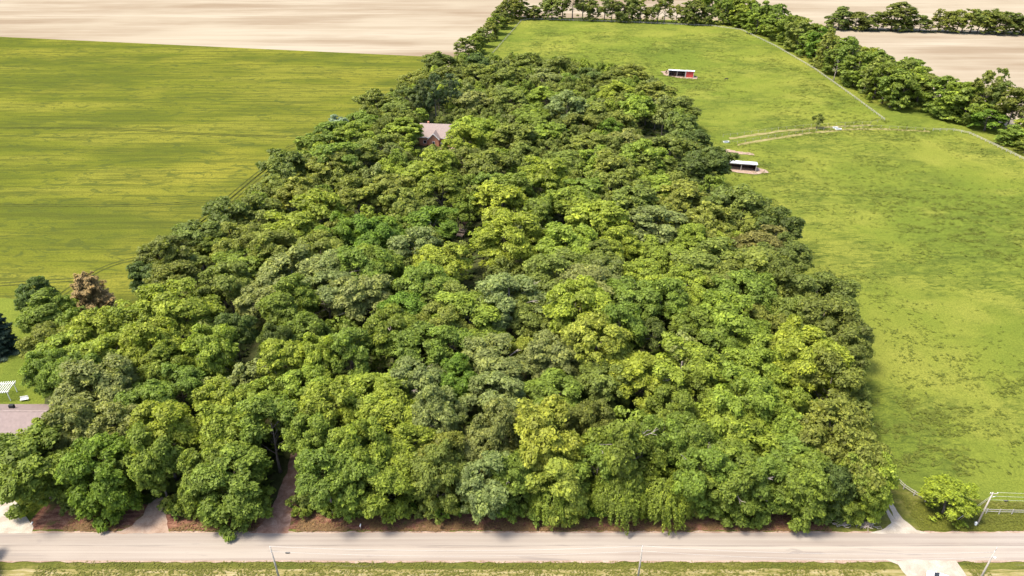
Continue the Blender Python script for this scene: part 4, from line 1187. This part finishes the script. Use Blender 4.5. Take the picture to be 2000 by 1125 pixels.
horse(G(1418, 158), R_(172), 'dark horse grazing alone in the open far pasture', M['darkcoat'], True, 1.15)
horse(G(1301, 144), R_(60), 'bay horse standing at the left end of the red-ended shelter', M['bay'], False, 1.15)
horse(G(1307, 143), R_(110), 'second bay horse close beside the left post of the red-ended shelter', M['bay'], False, 1.1)
horse(G(1319, 149), R_(10), 'bay horse on the dirt in front of the red-ended shelter', M['bay'], False, 1.1)

# ------------------------------------------------------------------ troughs in the pasture
def trough(u, v, rz, L, W, label):
    p = G(u, v); e = empty('water_trough', (p.x, p.y, 0.05), rz)
    n = 20
    def ring(k, f, z):
        a = 2 * math.pi * k / n
        return (math.copysign(abs(math.cos(a)) ** .6, math.cos(a)) * L / 2 * f, math.copysign(abs(math.sin(a)) ** .6, math.sin(a)) * W / 2 * f, z)
    vv = [ring(k, .92, 0) for k in range(n)] + [ring(k, 1, .65) for k in range(n)] + [ring(k, .93, .65) for k in range(n)] + [ring(k, .88, .45) for k in range(n)]
    ff = [tuple(range(n))] + [(j * n + k, j * n + (k + 1) % n, (j + 1) * n + (k + 1) % n, (j + 1) * n + k) for j in range(3) for k in range(n)] 
    MB().add(vv, ff).build('tank', M['white'], e, False)
    MB().add([ring(k, .9, .5) for k in range(n)], [tuple(range(n))]).build('water', M['glass'], e)
    tag(e, label, 'trough', 'water troughs in the pasture')
trough(1631, 250.5, .1, 2.6, 1.5, 'white water trough by the lane fence, the farther of two')
trough(1637, 253.5, -.2, 3.2, 1.7, 'white water trough by the lane fence, the nearer of two')
trough(1418, 278.5, .2, 3.0, 1.4, 'pale water trough at the fence corner near the wood')

# ------------------------------------------------------------------ brick house in the clearing
def window(e, c, w, h, axis='x', sgn=-1):
    f = MB()
    if axis == 'x':
        f.box((c[0], c[1], c[2]), (w + .24, .10, h + .24)); o = f.build('window', M['white'], e)
        MB().box((c[0], c[1] + sgn * .052, c[2]), (w, .03, h)).build('pane', M['glass'], o)
    else:
        f.box((c[0], c[1], c[2]), (.10, w + .24, h + .24)); o = f.build('window', M['white'], e)
        MB().box((c[0] + sgn * .052, c[1], c[2]), (.03, w, h)).build('pane', M['glass'], o)
    return o
hp = G(850, 284)
h = empty('brick_house', (hp.x + 2.0, hp.y + 4.0, 0.1), R_(-7))
W_, D_, E_, RG = 18.0, 10.4, 4.4, 9.2
MB().prism([(-D_ / 2, 0), (D_ / 2, 0), (D_ / 2, E_), (0, RG - .15), (-D_ / 2, E_)], -W_ / 2, W_ / 2, lambda p, a: (a, p[0], p[1])).build('wall', M['brick'], h)
rf = MB()
ov = .5
for s in (-1, 1):
    rf.prism([(s * (D_ / 2 + ov), E_ - .35), (s * (D_ / 2 + ov), E_ - .12), (0, RG + .22), (0, RG)], -W_ / 2 - .5, W_ / 2 + .5, lambda p, a: (a, p[0], p[1]))
roof = rf.build('roof', M['shingle'], h)
MB().box((-5.4, .6, RG + .1), (.9, .9, 1.7)).build('chimney', M['brick'], roof)
# front gable wing
gx, gw, gd, gh = -1.2, 4.8, 3.0, 7.0
MB().prism([(-gw / 2, 0), (gw / 2, 0), (gw / 2, E_ + .1), (0, gh - .1), (-gw / 2, E_ + .1)], -D_ / 2 - gd, -D_ / 2 + 1.6, lambda p, a: (gx + p[0], a, p[1])).build('gable_wall', M['brick'], h)
g2 = MB(); tr = MB()
for s in (-1, 1):
    g2.prism([(s * (gw / 2 + .45), E_ - .30), (s * (gw / 2 + .45), E_ - .08), (0, gh + .2), (0, gh)], -D_ / 2 - gd - .4, -D_ / 2 + 3.2, lambda p, a: (gx + p[0], a, p[1]))
    tr.prism([(s * (gw / 2 + .50), E_ - .45), (s * (gw / 2 + .50), E_ - .05), (0, gh + .26), (0, gh - .10)], -D_ / 2 - gd - .52, -D_ / 2 - gd - .41, lambda p, a: (gx + p[0], a, p[1]))
r2 = g2.build('gable_roof', M['shingle'], h)
tr.build('barge_board', M['white'], h)
window(h, (gx, -D_ / 2 - gd - .03, 2.5), .9, 1.3)
for x in (3.2, 6.4, -6.2): window(h, (x, -D_ / 2 - .03, 1.9), 1.3, 1.3)
MB().box((1.9, -D_ / 2 - .04, 1.05), (1.0, .1, 2.1)).build('door', M['white'], h)
MB().box((0, -D_ / 2 - ov - .06, E_ - .30), (W_ + 1, .08, .22)).build('gutter', M['white'], h)
tag(h, 'orange brick house with taupe roof half hidden in the wood', 'house')

# ------------------------------------------------------------------ house at the left edge, with pergola
lp = G(30, 868)
lh = empty('bungalow', (lp.x - 7.2, lp.y + 5.0, 0.1), 0.0)
W2, D2, E2, R2 = 26.0, 11.0, 2.9, 5.4
MB().prism([(-D2 / 2, 0), (D2 / 2, 0), (D2 / 2, E2), (0, R2 - .15), (-D2 / 2, E2)], -W2 / 2, W2 / 2, lambda p, a: (a, p[0], p[1])).build('wall', M['siding'], lh)
for s in (-1, 1):
    MB().prism([(s * (D2 / 2 + .6), E2 - .38), (s * (D2 / 2 + .6), E2 - .18), (0, R2 + .2), (0, R2)], -W2 / 2 - .5, W2 / 2 + .5, lambda p, a: (a, p[0], p[1])).build('roof_slope', M['shingle2'], lh)
rc = MB().box((0, 0, R2 + .2), (W2 + 1.02, .35, .08)).build('ridge_cap', M['shingle'], lh)
MB().tube([(2.0, .8, R2 - .2), (2.0, .8, R2 + .55)], .09, 8).build('vent_pipe', M['metal'], lh, True)
MB().box((W2 / 2 - 9.5, 2.6, R2 - .5), (1.1, .7, .9)).build('roof_vent', M['black'], lh)
for x in (-6, 0, 6, 11): window(lh, (x, -D2 / 2 - .03, 1.6), 1.4, 1.2)
MB().box((3.2, -D2 / 2 - .04, 1.05), (1.0, .1, 2.1)).build('door', M['white'], lh)
MB().box((0, -D2 / 2 - .68, E2 - .25), (W2 + 1, .08, .18)).build('gutter', M['white'], lh)
tag(lh, 'low house with pinkish shingle roof at the left edge among trees', 'house')
pp = G(2, 786)
pg = empty('pergola', (pp.x - .5, pp.y + 2.0, 0.1), R_(8))
for x in (-2.4, 2.4):
    for y in (-1.8, 1.8): MB().box((x, y, 1.35), (.18, .18, 2.7)).build('post', M['white'], pg)
for y in (-1.8, 1.8): MB().box((0, y, 2.78), (5.8, .12, .22)).build('beam', M['white'], pg)
for k in range(11): MB().box((-2.7 + k * .54, 0, 2.98), (.10, 4.8, .20)).build('slat', M['white'], pg)
tag(pg, 'white slatted pergola behind the low house', 'pergola')
tb = empty('patio_bench', (*G(49, 783)[:2], 0.1), .3)
MB().box((0, 0, .48), (1.8, .6, .08)).build('seat', M['white'], tb)
MB().box((0, .32, .85), (1.8, .06, .7)).build('backrest', M['white'], tb)
for x in (-.8, .8):
    for y in (-.22, .22): MB().box((x, y, .22), (.08, .08, .44)).build('leg', M['white'], tb)
tag(tb, 'white bench on the lawn right of the pergola', 'bench')

# ------------------------------------------------------------------ wooden play tower in the wood
tp = G(903, 462)
tw = empty('play_tower', (tp.x, tp.y + 1.0, 0.1), R_(-18))
for x in (-1.2, 1.2):
    for y in (-1.1, 1.1): MB().box((x, y, 2.3), (.18, .18, 4.6)).build('post', M['tanwood'], tw)
MB().box((0, 0, 1.9), (2.9, 2.7, .16)).build('deck', M['tanwood'], tw)
for y in (-1.2, 1.2): MB().box((0, y, 2.9), (2.7, .08, .16)).build('rail', M['tanwood'], tw)
for s in (-1, 1):
    MB().prism([(s * 1.7, 4.5), (s * 1.7, 4.62), (0, 5.85), (0, 5.7)], -1.6, 1.6, lambda p, a: (p[0], a, p[1])).build('roof_slope', M['darkwood'], tw)
MB().box((0, -2.3, 1.2), (2.6, 2.2, .14)).build('lower_deck', M['dirtpale'], tw)
for x in (-1.1, 1.1): MB().box((x, -3.2, .6), (.16, .16, 1.2)).build('leg', M['tanwood'], tw)
tag(tw, 'dark roofed wooden play tower in a gap of the wood', 'play tower')
sh = empty('stump_pile', (G(1648, 1021).x, G(1648, 1021).y, .12), .3)
# brush piles at the right end of the litter strip
sh2 = None
bpy.data.objects.remove(sh)
def brush(u, v, label, s, seed):
    rg = random.Random(seed); p = G(u, v); mb = MB()
    for k in range(46):
        a = rg.uniform(0, 3.14); L = rg.uniform(.6, 1.6) * s; c = V((rg.gauss(0, .7) * s, rg.gauss(0, .35) * s, 0)); c.z = max(.08, (.75 - abs(c.x) * .4) * rg.uniform(.1, 1) * s)
        d = V((math.cos(a), math.sin(a) * .6, rg.uniform(-.25, .25))) * L / 2
        q0, q1 = c - d, c + d
        q0.z = max(.03, q0.z); q1.z = max(.03, q1.z)
        mb.tube([q0, q1], [.06, .035], 4)
    o = mb.build('brush_pile', M['deadwood'], None); o.location = (p.x, p.y, .13)
    tag(o, label, 'brush pile', 'brush piles by the road')
brush(1640, 1025, 'brown brush pile at the right end of the leaf strip', 1.3, 1)
brush(1692, 1028, 'grey brush pile on the grass left of the farm track', 1.3, 2)

# ------------------------------------------------------------------ mailbox-like markers
def marker(u, v, label):
    p = G(u, v); e = empty('mailbox', (p.x, p.y, .12))
    MB().box((0, 0, .5), (.1, .1, 1.0)).build('post', M['tanwood'], e)
    MB().prism([(-.1, 0), (.1, 0), (.1, .14), (.06, .21), (-.06, .21), (-.1, .14)], -.27, .27, lambda q, a: (q[0], a, 1.0 + q[1])).build('box', M['white'], e)
    tag(e, label, 'mailbox')
marker(66, 1030, 'white mailbox at the corner of the pale gravel lot')
marker(705, 1034, 'white mailbox in the red leaf strip right of the dirt driveway')

# ------------------------------------------------------------------ white car at the bottom edge
cp = G(1833, 1135)
car = empty('parked_car', (cp.x, cp.y, .17), R_(150))
def ring_loft(prof, name, mat, parent, smooth=True):
    """prof: list of (x, [(y,z)...]) sections"""
    n = len(prof[0][1]); vv = []; ff = []
    for x, sec in prof: vv += [(x, y, z) for y, z in sec]
    for i in range(len(prof) - 1):
        for k in range(n):
            k2 = (k + 1) % n
            ff.append((i * n + k, i * n + k2, (i + 1) * n + k2, (i + 1) * n + k))
    ff.append(tuple(range(n))); ff.append(tuple((len(prof) - 1) * n + k for k in reversed(range(n))))
    return MB().add(vv, ff).build(name, mat, parent, smooth)
def sec(w, z0, z1, r=.12):
    return [(-w, z0 + r), (-w + r, z0), (w - r, z0), (w, z0 + r), (w, z1 - r), (w - r * 1.3, z1), (-w + r * 1.3, z1), (-w, z1 - r)]
ring_loft([(-2.2, sec(.70, .40, .78)), (-2.05, sec(.84, .28, .95)), (-1.2, sec(.89, .22, 1.00)), (.8, sec(.89, .22, .98)), (1.7, sec(.86, .24, .86)), (2.15, sec(.72, .32, .72))], 'body', M['carwhite'], car)
ring_loft([(-2.0, sec(.62, .85, 1.0, .05)), (-1.55, sec(.66, .9, 1.42, .1)), (-.8, sec(.68, .9, 1.5, .1)), (.1, sec(.68, .9, 1.47, .1)), (1.05, sec(.70, .85, .98, .05))], 'cabin', M['carwhite'], car)
MB().add([(1.02, -.58, 1.02), (1.02, .58, 1.02), (.24, .52, 1.45), (.24, -.52, 1.45), (1.0, -.58, .98), (1.0, .58, .98), (.2, .52, 1.41), (.2, -.52, 1.41)],
         [(0, 1, 2, 3), (7, 6, 5, 4), (0, 4, 5, 1), (1, 5, 6, 2), (2, 6, 7, 3), (3, 7, 4, 0)]).build('windscreen', M['glass'], car)
MB().add([(-1.99, -.5, 1.06), (-1.99, .5, 1.06), (-1.62, .48, 1.42), (-1.62, -.48, 1.42), (-1.95, -.5, 1.06), (-1.95, .5, 1.06), (-1.58, .48, 1.40), (-1.58, -.48, 1.40)],
         [(0, 3, 2, 1), (4, 5, 6, 7), (0, 1, 5, 4), (1, 2, 6, 5), (2, 3, 7, 6), (3, 0, 4, 7)]).build('rear_window', M['glass'], car)
for s in (-1, 1):
    MB().add([(-1.45, s * .69, 1.02), (.75, s * .705, 1.02), (.15, s * .69, 1.36), (-1.35, s * .69, 1.36)], [(0, 1, 2, 3)]).build('side_window', M['glass'], car)
    MB().box((1.98, s * .55, .62), (.2, .3, .14)).build('headlight', M['metal'], car)
    MB().box((-2.14, s * .62, .75), (.1, .2, .18)).build('tail_light', M['red'], car)
    MB().box((.75, s * .97, 1.0), (.14, .2, .12)).build('mirror', M['carwhite'], car)
    for x in (-1.35, 1.35):
        w_ = MB().tube([(x, s * .70, .32), (x, s * .92, .32)], .32, 18).build('wheel', M['black'], car)
        MB().tube([(x, s * .905, .32), (x, s * .935, .32)], .19, 12).build('rim', M['metal'], w_)
tag(car, 'white car on the gravel apron at the bottom edge', 'car')
